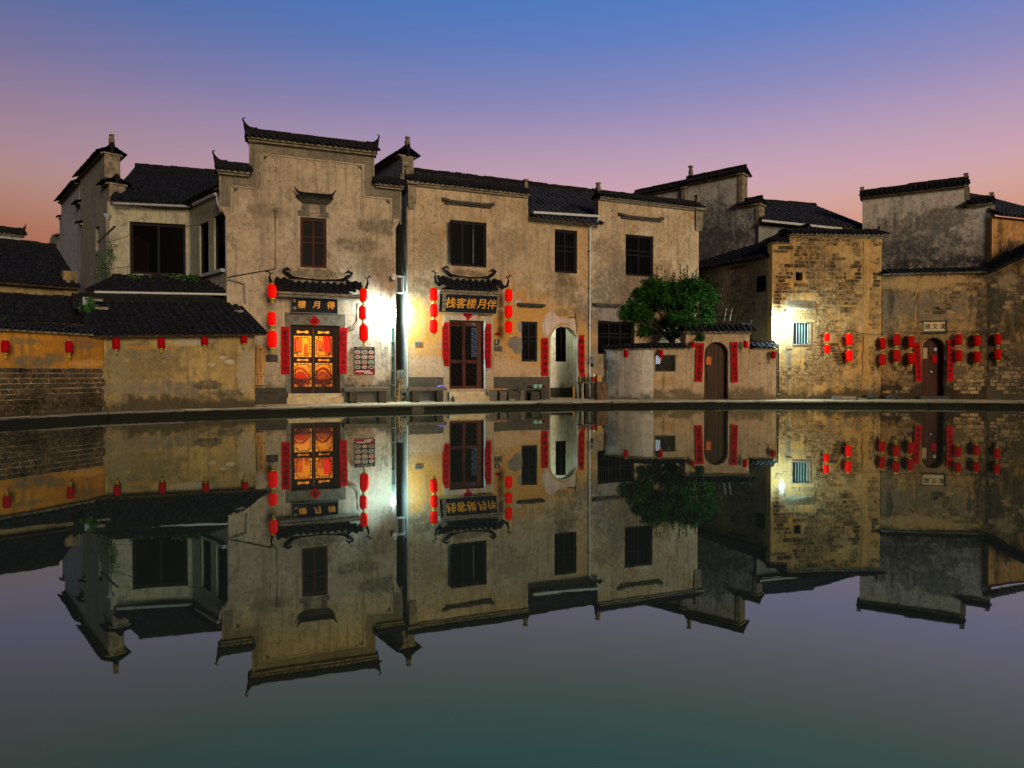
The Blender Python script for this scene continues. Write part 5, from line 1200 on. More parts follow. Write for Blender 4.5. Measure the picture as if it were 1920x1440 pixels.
# pier ends that face the pond, warm in the light
for (uu, zt, hh) in ((f0, zf0, .95), (f1, zf1, .8)):
    m = MB(); m.box(uu+.001, uu+.10, -.02, .46, zt-hh, zt-.01); m.box(uu+.001, uu+.14, -.05, .49, zt-.01+.002, zt+.05)
    if uu == f0: m.prism([(uu+.001, zt-hh-.25), (uu+.05, zt-hh-.2), (uu+.10, zt-hh-.003), (uu+.001, zt-hh-.003)], .0, .44)
    m.build('corbel', M_corb, hc, FW1.M)
fpipe(FC, [(201, 408), (202, 512)], .10, .045, 'downpipe', hc, M_pipe)
m = MB(); u, z = FC.hit(201, 405, .1); m.lathe([(.05, -.12), (.11, 0), (.12, .06)], 8, (u, -.1, z)); m.build('hopper', M_gutb, hc, FC.M)
m = MB(); a = FC.hit(183, 455, .7); b = FC.hit(216, 424, .7); m.tube([(a[0], -.7, a[1]), (b[0], -.7, b[1])], .035, 6); m.build('awning_pole', M_cable, hc, FC.M)
for (a, b) in (((190, 456), (242, 442)), ((188, 502), (242, 500)), ((347, 425), (390, 415))):
    o = cord('clothes_line', [P3(a[0], a[1], 22.0), P3((a[0]+b[0])/2, (a[1]+b[1])/2+1.5, 22.2), P3(b[0], b[1], 22.4)], .010, {190: 'dark wire crossing the white wall above the downpipe vine', 188: 'dark wire low on the white wall left of the big dark window', 347: 'dark wire at the upper right corner of the big dark window'}[a[0]], 'wire')
# terrace with its little roof
zt_ = 3.5
tr_ = thing('terrace', 'narrow tiled terrace roof with pale gutter below the big dark window', 'terrace', FR4.M)
tR = FR4.len+.0
wall(tr_, FR4.M, rc(0, tR, BANK, zt_-.05), [], m_plY, 0, .2)
roof(tr_, FR4.M, -.05, tR-.05, -.28, zt_, 1.75, zt_+.68, pitch=.2, rows=True, ridge=.10)
fpipe(FR4, [(178, 547.5), (424, 552)], .32, .035, 'gutter', tr_, M_gutter)
part_box('side_wall', tr_, FR4.M, M_plain, .0, .2, .21, 2.0, BANK, zt_)
# potted bits of green on the terrace and vines
def leafmat(name, a, b):
    t = NT(name); oi = t.noise(3.0, 3, .6); c = t.mix(t.rng(oi, .35, .65), a, b); c = t.mix(t.rng(t.noise(24, 2), .35, .65, 0, .5), c, tuple(x*.4 for x in b)); t.col(c); t.rough(.5)
    t.b.inputs['Subsurface Weight'].default_value = 0; return t.m
M_leaf = leafmat('tree leaf', (.008,.038,.006), (.024,.095,.010)); M_vine = leafmat('vine leaf', (.02,.08,.015), (.05,.14,.03)); M_bark = simple('bark', (.06,.045,.028), .9, .5, 12, bump=.5)
def leaf(m, c, s, rr, droop=.3, wide=.36):
    d = Vector((rr.gauss(0, 1), rr.gauss(0, 1), rr.gauss(-droop, .7))).normalized(); n = d.cross(Vector((rr.gauss(0, 1), rr.gauss(0, 1), rr.gauss(.8, .6)))); n = n.normalized() if n.length > .01 else Vector((1, 0, 0)); q = n*s*wide; mid = c+d*s*.45; nn = d.cross(n)*s*.08
    m.add([c, mid+q+nn, c+d*s, mid-q+nn], [(0, 1, 2), (0, 2, 3)])
def plant(name, label, cat, base, blobs, n, s, mat, seed, stems=()):
    rr = random.Random(seed); M = T(*base); o = thing(name, label, cat, M); m = MB()
    for i in range(n):
        c, r = rr.choice(blobs); leaf(m, Vector(c)-Vector(base)+Vector((rr.gauss(0, r[0]), rr.gauss(0, r[1]), rr.gauss(0, r[2]))), s*rr.uniform(.6, 1.3), rr)
    m.build('leaves', mat, o, M)
    m = MB()
    for a in (stems or [((0, 0, 0), tuple(Vector(blobs[-1][0])-Vector(base)))]): m.tube(list(a), .010, 4)
    m.build('stem', M_bark, o, M)
    return o
b = P3(206, 520, 22.3)
plant('climbing_vine', 'green vine climbing the downpipe left of the big dark window', 'vine', b, [(P3(205, y, 22.3), (.07, .05, .12)) for y in (512, 500, 488, 474, 462)]+[(P3(186, y, 22.0), (.08, .08, .12)) for y in (515, 500, 480)], 230, .085, M_vine, 3)
plant('climbing_vine', 'dark vine hanging over the edge of the low tiled roof', 'vine', P3(165, 585, 18.2), [(P3(168, y, 18.0), (.10, .08, .10)) for y in (585, 572)], 160, .10, M_vine, 4)
for i, (px, py, n, lbl) in enumerate(((248, 520, 90, 'small green weed on the terrace roof under the big dark window'), (360, 522, 100, 'wider green weed on the terrace roof toward its right end'), (330, 520, 40, 'tiny green weed on the terrace roof between two larger ones'))):
    plant('roof_weed', lbl, 'weed', P3(px, py+6, 21.6), [(P3(px, py, 21.6), (.12, .06, .06))], n, .09, M_vine, 7+i)
plant('potted_bush', 'dark green bush sticking up behind the garden wall, far left', 'bush', P3(6, 626, 15.2), [(P3(7, y, 15.2), (.06, .06, .06)) for y in (620, 610, 601)], 160, .07, leafmat('dim leaf', (.01,.035,.012), (.02,.05,.015)), 13)
for (px, py, d, t_, ind) in ((340-170, 455, 21.5, 0, 0),):
    pass
# antenna like twigs at the low roof ridge
# ---------------- stepped gable behind, far left and distant house
hd = thing('fire_wall_house', 'bluish stepped fire wall rising behind the low dark tiled house', 'house', FD.M)
m_bl = plaster('bluish white plaster', (.34,.37,.42), (.29,.32,.37), (.14,.15,.17), .3, .5, seed=40)
zd = FD.z(150, 343); q1 = FD.u(150); 
dR = q1+.75
wall(hd, FD.M, [(-.9, BANK), (dR+.3, BANK), (dR+.3, 6.75), (dR, 6.75), (dR, 7.6), (q1, 7.6), (q1, zd), (0, zd), (0, 7.9), (-.5, 7.9), (-.5, 7.1), (-.9, 7.1)], [], m_bl, 0, .4)
coping(hd, FD.M, 0, q1, zd, .2, .42, .22, ('small', 'post'), overx=.1); coping(hd, FD.M, q1+.03, dR, 7.6, .2, .42, .14, (None, None), overx=.14); coping(hd, FD.M, dR+.03, dR+.3, 6.75, .2, .42, .14, (None, None), overx=.1)
coping(hd, FD.M, -.5, -.03, 7.9, .2, .3, .12, (None, None), overx=.05); coping(hd, FD.M, -.9, -.53, 7.1, .2, .3, .12, (None, None), overx=.05)
for (uu, zt, hh) in ((q1, zd, .7), (dR, 7.6, .6)):
    part_box('corbel', hd, FD.M, M_corb, uu+.001, uu+.08, .0, .4, zt-hh, zt-.01)
roof(hd, FD.M @ T(0, 0, 0), -.8, dR+.2, .45, 6.4, 4.0, 8.2, rows=False, ridge=.1)
Fg = Frame(97, 33, 122, 32)
gb = thing('gable_house', 'small dark gable between the distant roof and the bluish fire wall', 'house', Fg.M)
wall(gb, Fg.M, [(-.1, BANK), (.9, BANK), (.9, Fg.z(110, 436)), (.25, Fg.z(110, 436)), (-.1, Fg.z(100, 447))], [], M_plain, 0, 3.0)
Ff = Frame(-60, 40, 47, 42)
fh = thing('distant_house', 'distant white house with dark tiled roof and upturned horn, far left', 'house', Ff.M)
wall(fh, Ff.M, rc(0, Ff.len, BANK, Ff.z(20, 441)), [], m_bl, 0, 4.0)
coping(fh, Ff.M, 0, Ff.len, Ff.z(20, 441), .1, .5, .3, (None, 'horn'), pitch=.24, overx=.1)

# lanterns on the far left walls
gs = 'small red lanterns hung along the waterside walls'
for (F, px, y0, y1, lbl) in ((FA, 10, 637, 663, 'small red lantern on the orange wall, leftmost of all'), (FA, 129.5, 638, 663, 'small red lantern on the orange wall, right one of two there'), (FB, 217.5, 631, 656, 'small red lantern under the lean-to eave, first from the left'), (FB, 302.5, 631, 654, 'small red lantern under the lean-to eave, second from the left'), (FB, 383.5, 625, 648, 'small red lantern under the lean-to eave, third from the left'), (FB, 457.5, 622, 645, 'small red lantern under the lean-to eave at its right corner')):
    lantern(F, px, y0, y1, 15 if px < 20 else 13.5, .16, lbl, gs, M_lanS, 'S%d' % int(px))

# ================================================================ BEHIND THE INNS
fb = thing('fire_wall_house', 'dark blue fire wall with post finial rising between the two inns', 'house', FF.M)
zf = FF.z(752, 293); r_ = FF.u(752, 300)
wall(fb, FF.M, rc(-.4, r_, BANK, zf), [], plaster('dark blue grey plaster', (.17,.20,.24), (.14,.165,.20), (.07,.075,.085), .4, .5, seed=42), 0, .45)
part_box('corbel', fb, FF.M, M_corb, r_+.001, r_+.12, .0, .45, zf-.95, zf-.01)
coping(fb, FF.M, -.4, r_, zf, .22, .45, .24, (None, 'post'), overx=.2, tilt=0)
part_box('back_wall', fb, FF.M, M_plain, r_-.5, r_+1.6, 3.0, 3.2, BANK, 7.2)

# ---------------- tall fire wall behind the second inn
PH = lambda px, py: tuple(FH.W(FH.hit(px, py)[0], 0, FH.hit(px, py)[1]))
m_plH = plaster('stained grey white plaster', (.50,.49,.46), (.42,.41,.39), (.12,.12,.12), .55, .8, seed=44, patches=[(PH(1340,430), 1.8, 1.2, (.085,.09,.09), .7), (PH(1320,460), 1.4, .9, (.06,.065,.065), .6), (PH(1360,470), 1.4, .7, (.07,.075,.075), .6)])
th_ = thing('fire_wall_house', 'tall stepped white fire wall with grey stains behind the second inn and the tree', 'house', FH.M)
hm_, hE = FH.u(1290, 350), FH.u(1385, 330); zh1 = FH.z(1285, 350); zh2 = FH.z(1383, 329); zlow = FH.z(1400, 388)
h2 = FH.u(1417, 400)
zhA = FH.z(1288, 348); 
wall(th_, FH.M, [(-.3, BANK), (h2, BANK), (h2, zlow), (hE, zlow), (hE, zh2), (hm_, zh2), (hm_, zhA-.1), (-.3, zhA-.1)], [], m_plH, 0, .5)
coping(th_, FH.M, -.3, hm_-.04, zhA-.1, .25, .5, .24, (None, None), overx=.0); coping(th_, FH.M, hm_+.03, hE, zh2, .25, .5, .26, (None, None), overx=.22)
post_finial(th_, FH.M, hm_+.02, .2, zhA+.45, .42)
coping(th_, FH.M, hE+.1, h2, zlow, .25, .5, .22, (None, None), overx=.18)
for (uu, zt, hh) in ((hE, zh2, 1.15), (h2, zlow, .85), (hm_-.25, zhA-.12, 1.0)):
    m = MB(); m.box(uu+.001, uu+.16, -.03 if uu != hm_-.25 else -.12, .5 if uu != hm_-.25 else -.001, zt-hh, zt-.01); m.box(uu-.03, uu+.22, -.10 if uu != hm_-.25 else -.18, .55 if uu != hm_-.25 else -.002, zt-.008, zt+.06)
    m.build('corbel', M_corb, th_, FH.M)
# long roof to the right of it
zg = FHR.z(1500, 423)
hr_ = thing('tiled_house', 'dark slate roofed house with pale gutter behind the brick tower', 'house', FHR.M)
wall(hr_, FHR.M, rc(-.1, FHR.len, BANK, zg+.02), [], plaster('grey green wall', (.20,.215,.20), (.17,.18,.165), (.09,.09,.08), .3, .4, seed=46), 0, .3)
roof(hr_, FHR.M, -.05, FHR.len, -.35, zg, 3.0, FHR.z(1520, 386, -3.0), rows=True, mat=M_tile2, pitch=.235, seg=.19, ridge=.14)
fpipe(FHR, [(1428, 413.5), (1578, 429)], .42, .05, 'gutter', hr_, M_gutter)
part_box('drain_box', hr_, FHR.M, M_corb, FHR.u(1466), FHR.u(1475), -.06, -.002, FHR.z(1470, 447), FHR.z(1470, 429))
# ---------------- brick side wall with its roof
m_mG = plaster('mortar of the side wall', (.33,.29,.19), (.25,.22,.15), (.09,.09,.065), .5, .9, zb=1.3, seed=48)
sb = thing('brick_house', 'old grey brick side wall with little slit window behind the courtyard gate roof', 'house', FS.M)
zs = FS.z(1380, 494); sR = FS.len
sw = window(sb, FS, 1417, 517, 1436, 547, M_woodb, .1, 1, 3, False, M_glassd)
sw_in = lambda x, z: (x > sw[0][0]-.03 and x < sw[1][0]+.03 and z > sw[0][1]-.03 and z < sw[2][1]+.03)
wall(sb, FS.M, rc(0, sR-.02, BANK, zs), [sw], m_mG, 0, .35)
bricks(sb, FS.M, lambda x, z: not sw_in(x, z), .0, sR-.03, 2.3, zs-.02, .27, .135, M_brickg, lambda x, z: fbm((x*1.1+3, 0, z*1.1)) > .18 or (x > sR-.9 and z < 4.0 and fbm((x, 0, z)) > -.2), 290, 5)
zs2 = FS.z(1380, 455, -2.2)
roof(sb, FS.M, -1.5, sR-.05, -.32, zs-.02, 2.2, zs2, rows=True, pitch=.22, ridge=.12)
# plank props leaning over the gate
for i, (x0, x1) in enumerate(((1358, 1362), (1368, 1373))):
    a = P3(x0, 602, 26.2); b = P3(x1, 578, 26.3); o = cord('bamboo_pole', [a, b], .016, ('left' if i == 0 else 'right')+' one of two short pale poles standing behind the gate roof', 'pole', M_corb); o['group'] = 'pale poles behind the gate roof'

# ================================================================ COURTYARD WALL AND GATE
PM = lambda px, py: tuple(FM.W(FM.hit(px, py)[0], 0, FM.hit(px, py)[1]))
m_plM = plaster('pinkish cream plaster', (.42,.315,.20), (.37,.265,.165), (.17,.13,.08), .35, .8, zb=.42, seed=50, gdirt=(.09,.075,.045), patches=[(PM(1250,715), .5, .15, (.33,.21,.09), .6), (PM(1244,715), .04, .35, (.16,.12,.08), .5), (PM(1423,682), .07, .05, (.15,.09,.05), .4), (PM(1440,680), .05, .04, (.15,.09,.05), .4), (PM(1270,735), .5, .12, (.13,.10,.06), .5)])
m_plM2 = plaster('grey white curved plaster', (.45,.43,.38), (.38,.36,.32), (.18,.17,.15), .35, .6, zb=.25, seed=51, patches=[(tuple(G(1150, 25.6)+Vector((0, 0, 1.2))), .5, .45, (.20,.195,.175), .6)])
cw = thing('courtyard_wall', 'low cream courtyard wall with arched plank gate, grille opening and curved left end', 'wall', FM.M)
zM = FM.z(1340, 655); mR = FM.len; gt0, gt1 = FM.u(1286), FM.u(1404); zG = FM.z(1345, 624)
aw0, aw1 = FM.u(1320.5, 700), FM.u(1366, 700); azs = FM.z(1343, 664); azt = FM.z(1343, 641)
gr_ = FM.rect(1225.5+2, 665, 1267, 697)
ao = arch(aw0, aw1, BANK-.19, azs, 16, azt-azs)
outl = [(0, -.05), (aw0, -.05)]+[(aw0, BANK-.19)]+list(reversed(ao[2:]))+[(aw1, BANK-.19), (aw1, -.05), (mR, -.05), (mR, zM), (gt1, zM), (gt1, zG), (gt0, zG), (gt0, zM), (0, zM)]
outl = [(0, BANK-.19), (aw0, BANK-.19)]+list(reversed(ao[2:]))+[(aw1, BANK-.19), (mR, BANK-.19), (mR, zM), (gt1, zM), (gt1, zG), (gt0, zG), (gt0, zM), (0, zM)]
wall(cw, FM.M, outl, [rc(*gr_)], m_plM, 0, .28)
# curved part
cpx = [(1225,24.7), (1205,24.74), (1187,24.9), (1170,25.15), (1155,25.35), (1143,25.6), (1133,26.0), (1127,26.6)]
cp = [G(a, d) for a, d in cpx]; vs = []
m = MB()
cpf = []
for i in range(len(cp)-1):
    p0, p1, p2, p3 = cp[max(i-1, 0)], cp[i], cp[i+1], cp[min(i+2, len(cp)-1)]
    for s in range(5): t = s/5; cpf.append(.5*((2*p1)+(p2-p0)*t+(2*p0-5*p1+4*p2-p3)*t*t+(3*p1-p0-3*p2+p3)*t**3))
cpf.append(cp[-1])
for i, p in enumerate(cpf):
    a = cpf[max(i-1, 0)]; b = cpf[min(i+1, len(cpf)-1)]; e = (b-a).normalized(); n = Vector((-e.y, e.x, 0)); n = -n if n.y < 0 else n
    vs += [p+Vector((0, 0, BANK-.1)), p+Vector((0, 0, zM)), p+n*.28+Vector((0, 0, zM)), p+n*.28+Vector((0, 0, BANK-.1))]
fs = [(i*4+k, (i+1)*4+k, (i+1)*4+k+1, i*4+k+1) for i in range(len(cpf)-1) for k in range(3)]+[((len(cpf)-1)*4+k for k in range(4))]
fs[-1] = tuple(fs[-1]); m.add(vs, fs); m.build('curved_wall', m_plM2, cw, Matrix.Identity(4), smooth=False)
for i in range(len(cp)-1):
    a, b = cp[i+1], cp[i]; e = b-a; an = math.atan2(e.y, e.x); Mf = T(a.x, a.y, 0) @ RZ(an)
    coping(cw, Mf, 0, e.length, zM, .13, .3, .13, (None, None), corbel=False, rb=.06, overx=.0, pitch=.15)
coping(cw, FM.M, 0.02, gt0-.03, zM, .13, .3, .13, (None, None), corbel=False, rb=.06, overx=0)
coping(cw, FM.M, gt1+.1, mR-.08, zM, .13, .34, .16, (None, None), corbel=False, rb=.10, overx=.02)
part_box('moulding', cw, FM.M, m_plM, gt1+.01, mR-.01, -.025, -.001, zM-.07, zM-.01); part_box('moulding', cw, FM.M, m_plM, .01, gt0-.01, -.025, -.001, zM-.07, zM-.01)
# gate block and its roof
part_box('gate_block', cw, FM.M, m_plM, gt0+.002, gt1-.002, .29, .9, 1.2, zG-.002); part_box('gate_block', cw, FM.M, m_plM, gt1+.002, gt1+.03, -.0, .9, zM-.2, zG)
coping(cw, FM.M, gt0-.05, gt1+.05, zG, .24, .50, .22, ('horn', 'horn'), overx=.08, rb=.08, pitch=.19, hornh=.18)
# grille
a, b, c, d = gr_; m = MB(); m.box(a, a+.03, -.01, .1, c, d); m.box(b-.03, b, -.01, .1, c, d); m.box(a+.03, b-.03, -.01, .1, c, c+.03); m.box(a+.03, b-.03, -.01, .1, d-.03, d)
gf = m.build('grille_frame', M_stone, cw, FM.M); m = MB(); nx = 9; nz = 7; sx_ = (b-a-.06)/nx; sz_ = (d-c-.06)/nz
for i in range(nx):
    for j in range(nz):
        cx, cz_ = a+.03+sx_*(i+.5), c+.03+sz_*(j+.5)
        m.tube([(cx-sx_/2, .05, cz_), (cx, .05, cz_+sz_/2), (cx+sx_/2, .05, cz_), (cx, .05, cz_-sz_/2), (cx-sx_/2, .05, cz_)], .012, 4)
m.build('lattice', M_stoned, gf, FM.M)
part_box('yard_glow_panel', cw, FM.M, emit_mat('pale glowing yard panel', (.75,.8,1), .9), a+.06, a+.48, 1.4, 1.45, c+.3, d+.1)  # emission stands in for the light in the yard behind the grille
# plank gate
m = MB(); pw_ = (aw1-aw0)/6; gz = BANK+.02
dg_ = link('gate', None, cw, FM.M) if False else None
rad = (aw1-aw0)/2; cxm = (aw0+aw1)/2
fr = MB(); fr.box(aw0+.01, aw1-.01, .26, .30, gz, azt-.05); gate = fr.build('gate', M_woodd, cw, FM.M)
for i in range(6):
    x0, x1 = aw0+pw_*i+.004, aw0+pw_*(i+1)-.004; xm = (x0+x1)/2
    top = lambda x: azs+(azt-azs)*math.sqrt(max(0, 1-((x-cxm)/rad)**2))
    m = MB(); m.prism([(x0, gz), (x1, gz), (x1, top(x1)+.02), (xm, top(xm)+.02), (x0, top(x0)+.02)], .21+random.uniform(0, .012), .25); m.build('plank', M_woodd, gate, FM.M)
part_box('doorsill', cw, FM.M, M_stone, aw0-.05, aw1+.05, -.12, .25, BANK-.05, BANK+.02)
a, b, c, d = FM.rect(1324.5, 669, 1333.5, 684, -.2); M = FM.at((a+b)/2, -.2, (c+d)/2); o = thing('notice_paper', 'orange red notice paper pasted on the courtyard plank gate', 'paper', M)
m = MB(); m.box(-(b-a)/2, (b-a)/2, -.003, .003, -(d-c)/2, (d-c)/2); m.build('paper', simple('faded orange paper', (.50,.13,.05), .8, .2, 10), o, M)
couplet(FM, 1304.5, 643, 1318.5, 716, '春风得意千家福瑞', 'red couplet strip left of the courtyard plank gate', .06, group='red couplets by the doors', lean=R(2.5))
couplet(FM, 1371, 641, 1383.5, 717, '旭日临门万事如意', 'red couplet strip right of the courtyard plank gate', .06, group='red couplets by the doors', lean=R(-1.5))
for (F, px, y0, y1, lbl) in ((FM, 1173.5, 655, 671, 'small red lantern on the curved grey courtyard wall'), (FM, 1239, 655, 671.5, 'small red lantern before the diamond grille opening'), (FM, 1299, 640, 652, 'small red lantern half hidden in the leaves beside the gate'), (FM, 1450, 658, 673, 'small dull red lantern at the right end of the courtyard wall')):
    lantern(F, px, y0, y1, 9.5, .18, lbl, gs, M_lanS, 'T%d' % int(px))
lantern(FM, 1398.5, 638, 653, 10, .25, 'bright small red lantern at the right corner of the gate roof', gs, M_lanD, 'T9')
fpipe(FM, [(1459, 645), (1459.5, 744)], .05, .028, 'downpipe', cw, M_cable)
for yy in (660, 695, 739):
    u, z = FM.hit(1459.3, yy, .05); part_box('pipe_clip', cw, FM.M, M_gutter, u-.035, u+.035, -.085, -.02, z-.012, z+.012)

# ================================================================ BRICK TOWER
PT = lambda px, py: tuple(FT.W(FT.hit(px, py)[0], 0, FT.hit(px, py)[1]))
m_mT = plaster('ochre mortar and limewash', (.46,.31,.13), (.34,.22,.09), (.085,.07,.045), .6, .9, zb=.45, seed=55, ochre=(.52,.28,.06), och=(.48,.62), patches=[(PT(1560,500), 1.2, .25, (.25,.18,.10), .6), (PT(1478,690), .12, .7, (.13,.12,.09), .5)])
tw = thing('brick_tower', 'square old brick house front with barred window lit by a white lamp', 'house', FT.M)
tL, tR_ = FT.u(1447), FT.u(1652); tS = FT.u(1480, 450); zT = FT.z(1560, 443); zTl = FT.z(1460, 457)
tw_w = FT.rect(1487, 606, 1519, 645); tw_h = FT.rect(1492, 510, 1505, 526)
outl = [(tL, BANK-.1), (tR_, BANK-.1), (tR_, zT), (tS, zT), (tS, zTl), (tL, zTl)]
wall(tw, FT.M, outl, [rc(*tw_w), rc(*tw_h)], m_mT, 0, .4)
shell(tw, FT.M, tL, tR_, .4, 3.2, BANK, zTl-.2, M_plain, left=False)
part_box('side_wall', tw, FT.M, m_mT, tR_-.3, tR_-.002, .401, 3.2, zTl-.5, zT)
coping(tw, FT.M, tS, tR_, zT, .15, .40, .15, (None, 'small'), overx=.12, rb=.10); coping(tw, FT.M, tL-.05, tS-.12, zTl, .15, .36, .12, (None, None), overx=.02, rb=.08, corbel=False)
hole = lambda x, z, q=.04: any(r[0]-q < x < r[1]+q and r[2]-q < z < r[3]+q for r in (tw_w, tw_h))
su0, su1 = FT.u(1617), FT.u(1629)
ins = lambda x, z: not hole(x, z) and not (su0 < x < su1) and x > tL+.02 and x < tR_-.01 and (z < zTl-.05 or x > tS+.02) and z < zT-.02
bx0, bx1, bz0, bz1 = FT.rect(1472, 548, 1530, 604)
cov = lambda x, z: fbm((x*.9+11, 0, z*1.0)) > .42 or (bx0 < x < bx1 and bz0 < z < bz1) or (x < tS+.3 and fbm((x*2, 1, z*2)) > .05)
zmid = FT.z(1560, 572)
print('tower bricks', bricks(tw, FT.M, ins, tL, tR_, zmid, zT-.02, .27, .135, M_brick, cov, 297, 6))
print('tower bricks low', bricks(tw, FT.M, ins, tL, tR_, .55, zmid-.01, .20, .125, M_brick, lambda x, z: fbm((x*1.4+5, 2, z*1.4)) > .16 or (x < FT.u(1487) and fbm((x*2, 1, z*2)) > -.1), 0, 7, stick=.02))
# bulging plaster hood over the window
m = MB(); a, b = FT.u(1474), FT.u(1530); zz = FT.z(1500, 578); n = 12; vs = []
for i in range(n+1):
    t = i/n; x = a+(b-a)*t; s = math.sin(math.pi*t)**.5
    vs += [(x, -.0, zz+.30-.03*abs(t-.5)), (x, -.05*s-.01, zz+.16), (x, -.11*s-.012, zz+.05-.03*s), (x, -.12*s-.012, zz-.03*s), (x, -.0, zz-.04-.03*s)]
m.add(vs, [(i*5+k, (i+1)*5+k, (i+1)*5+k+1, i*5+k+1) for i in range(n) for k in range(4)]); m.build('plaster_hood', m_mG, tw, FT.M)
# barred window
a, b, c, d = tw_w; m = MB(); m.box(a-.05, a, -.02, .12, c-.05, d+.05); m.box(b, b+.05, -.02, .12, c-.05, d+.05); m.box(a, b, -.02, .12, d, d+.05); m.box(a, b, -.03, .12, c-.05, c)
wf = m.build('window', M_corb, tw, FT.M)
for k in range(6): m = MB(); x = a+(b-a)*(k+.6)/6.2; m.tube([(x, .08, c), (x, .08, d)], .010, 5); m.build('bar', M_gutb, wf, FT.M)
part_box('shutter', wf, FT.M, simple('green painted board', (.02,.07,.045), .5, .3, 5), a, b, .2, .22, c, d)
part_box('back_board', tw, FT.M, M_void, tw_h[0]-.05, tw_h[1]+.05, .30, .32, tw_h[2]-.05, tw_h[3]+.05)
# irregular render strip down the wall
m = MB(); rr = random.Random(3); z = .9; L_, R_ = [], []
while z < zT-.05: L_.append((su0+.02+rr.uniform(-.03, .03), z)); R_.append((su1-.02+rr.uniform(-.03, .03), z)); z += .22
m.prism(L_[:1]+R_+list(reversed(L_[1:])), -.028, -.0005); m.build('render_strip', plaster('yellow ochre drip stained render', (.46,.30,.12), (.42,.24,.07), (.17,.11,.05), .4, .8, seed=57), tw, FT.M)
for i, (x0, x1, y0, h, lbl) in enumerate(((1567, 1604, 741, .12, 'flat pale stone slab lying at the foot of the brick tower'), (1608, 1625, 744, .05, 'thin flat stone on the paving right of the pale slab'))):
    a, b, c, d = FT.rect(x0, y0, x1, 748, .6); M = FT.at(a, .6, BANK); o = thing('stone_slab', lbl, 'stone', M); m = MB(); m.box(0, b-a, 0, .3, 0, h, jit=.015); m.build('slab', M_kerb, o, M)
rr = random.Random(21)
for i, (px, s, lb) in enumerate(((1632, .16, 'dark rubble stone nearest the tower corner'), (1641, .12, 'dark rubble stone just right of the tower corner'), (1672, .18, 'largest dark rubble stone under the right wall'), (1682, .13, 'rightmost dark rubble stone before the arched door'), (1664, .11, 'small dark rubble stone left of the largest one'))):
    u = FJ.u(px, 745, .3); M = FJ.at(u, .3, BANK); o = thing('rubble_stone', lb, 'stone', M, 'rubble along the right wall foot'); m = MB(); n = 8; vs = []
    for (q, zf) in ((.8, 0), (1, .35), (.8, .75), (.35, 1)):
        for k in range(n): a_ = 2*math.pi*k/n; vs.append((s*q*math.cos(a_)*rr.uniform(.8, 1.15), s*.8*q*math.sin(a_)*rr.uniform(.8, 1.15), s*1.1*zf))
    m.add(vs, [(i2*n+k, i2*n+(k+1) % n, (i2+1)*n+(k+1) % n, (i2+1)*n+k) for i2 in range(3) for k in range(n)]+[tuple(3*n+k for k in range(n))]); m.build('stone', M_stoned, o, M)

# ================================================================ RIGHT WALL WITH ARCHED DOOR
PJ = lambda px, py: tuple(FJ.W(FJ.hit(px, py)[0], 0, FJ.hit(px, py)[1]))
m_plJ = plaster('sooty ochre plaster', (.33,.21,.085), (.22,.14,.062), (.038,.030,.020), 1.05, 1.0, zb=.75, zt=4.75, seed=60, ochre=(.36,.19,.05), och=(.54,.68), hz=.6, patches=[(PJ(1665,560), .4, 1.3, (.09,.075,.05), .6), (PJ(1745,570), 1.8, .6, (.15,.12,.08), .7), (PJ(1845,600), .3, 2.5, (.035,.030,.022), .5), (PJ(1670,560), .1, .6, (.05,.045,.03), .4), (PJ(1820,570), .08, .5, (.05,.045,.03), .5), (PJ(1730,530), 1.8, .25, (.36,.23,.10), .5), (PJ(1800,680), .7, .5, (.10,.075,.045), .6)])
rw = thing('village_wall', 'high sooty ochre wall with arched dark door and stone name tablet, right side', 'wall', FJ.M)
jR = FJ.len; zJ = FJ.z(1750, 514)
jd = (FJ.u(1729, 690), FJ.u(1773, 690)); jzs = FJ.z(1751, 656); jzt = FJ.z(1751, 633)
ja = arch(jd[0], jd[1], BANK-.1, jzs, 16, jzt-jzs)
outl = [(0.004, BANK-.1), (jd[0], BANK-.1)]+list(reversed(ja[2:]))+[(jd[1], BANK-.1), (jR, BANK-.1), (jR, zJ), (0.004, zJ)]
wall(rw, FJ.M, outl, [], m_plJ, 0, .4)
coping(rw, FJ.M, .02, jR-.05, zJ, .2, .5, .14, (None, None), overx=0, rb=.05, corbel=False, pitch=.2)
m = MB(); m.prism(ja, .42, .45); part_box('back_board', rw, FJ.M, M_void, jd[0]-.1, jd[1]+.1, .43, .46, BANK, jzt+.1)
dj = part_box('doorway', rw, FJ.M, M_wood, jd[0]+.002, jd[0]+.04, .2, .3, BANK, jzs)
rad = (jd[1]-jd[0])/2; cxm = sum(jd)/2; top = lambda x: jzs+(jzt-jzs)*math.sqrt(max(0, 1-((x-cxm)/rad)**2)); pw_ = (jd[1]-jd[0]-.0)/5
for i in range(5):
    x0, x1 = jd[0]+pw_*i+.004, jd[0]+pw_*(i+1)-.004; xm = (x0+x1)/2
    m = MB(); m.prism([(x0, BANK+.04), (x1, BANK+.04), (x1, top(x1)+.02), (xm, top(xm)+.02), (x0, top(x0)+.02)], .24+random.uniform(0, .01), .28); m.build('plank', M_woodr, dj, FJ.M)
m = MB(); m.lathe([(.001, -.03), (.025, -.02), (.03, 0)], 10); u, z = FJ.hit(1747, 697, -.22); m.build('door_ring', M_gutter, dj, FJ.M @ T(u, .24, z) @ RX(math.pi/2))
jl = FJ.rect(1728, 730, 1774, 735, 0)
part_box('doorsill', rw, FJ.M, M_stoned, jd[0]-.1, jd[1]+.1, -.14, .3, BANK-.05, BANK+.12)
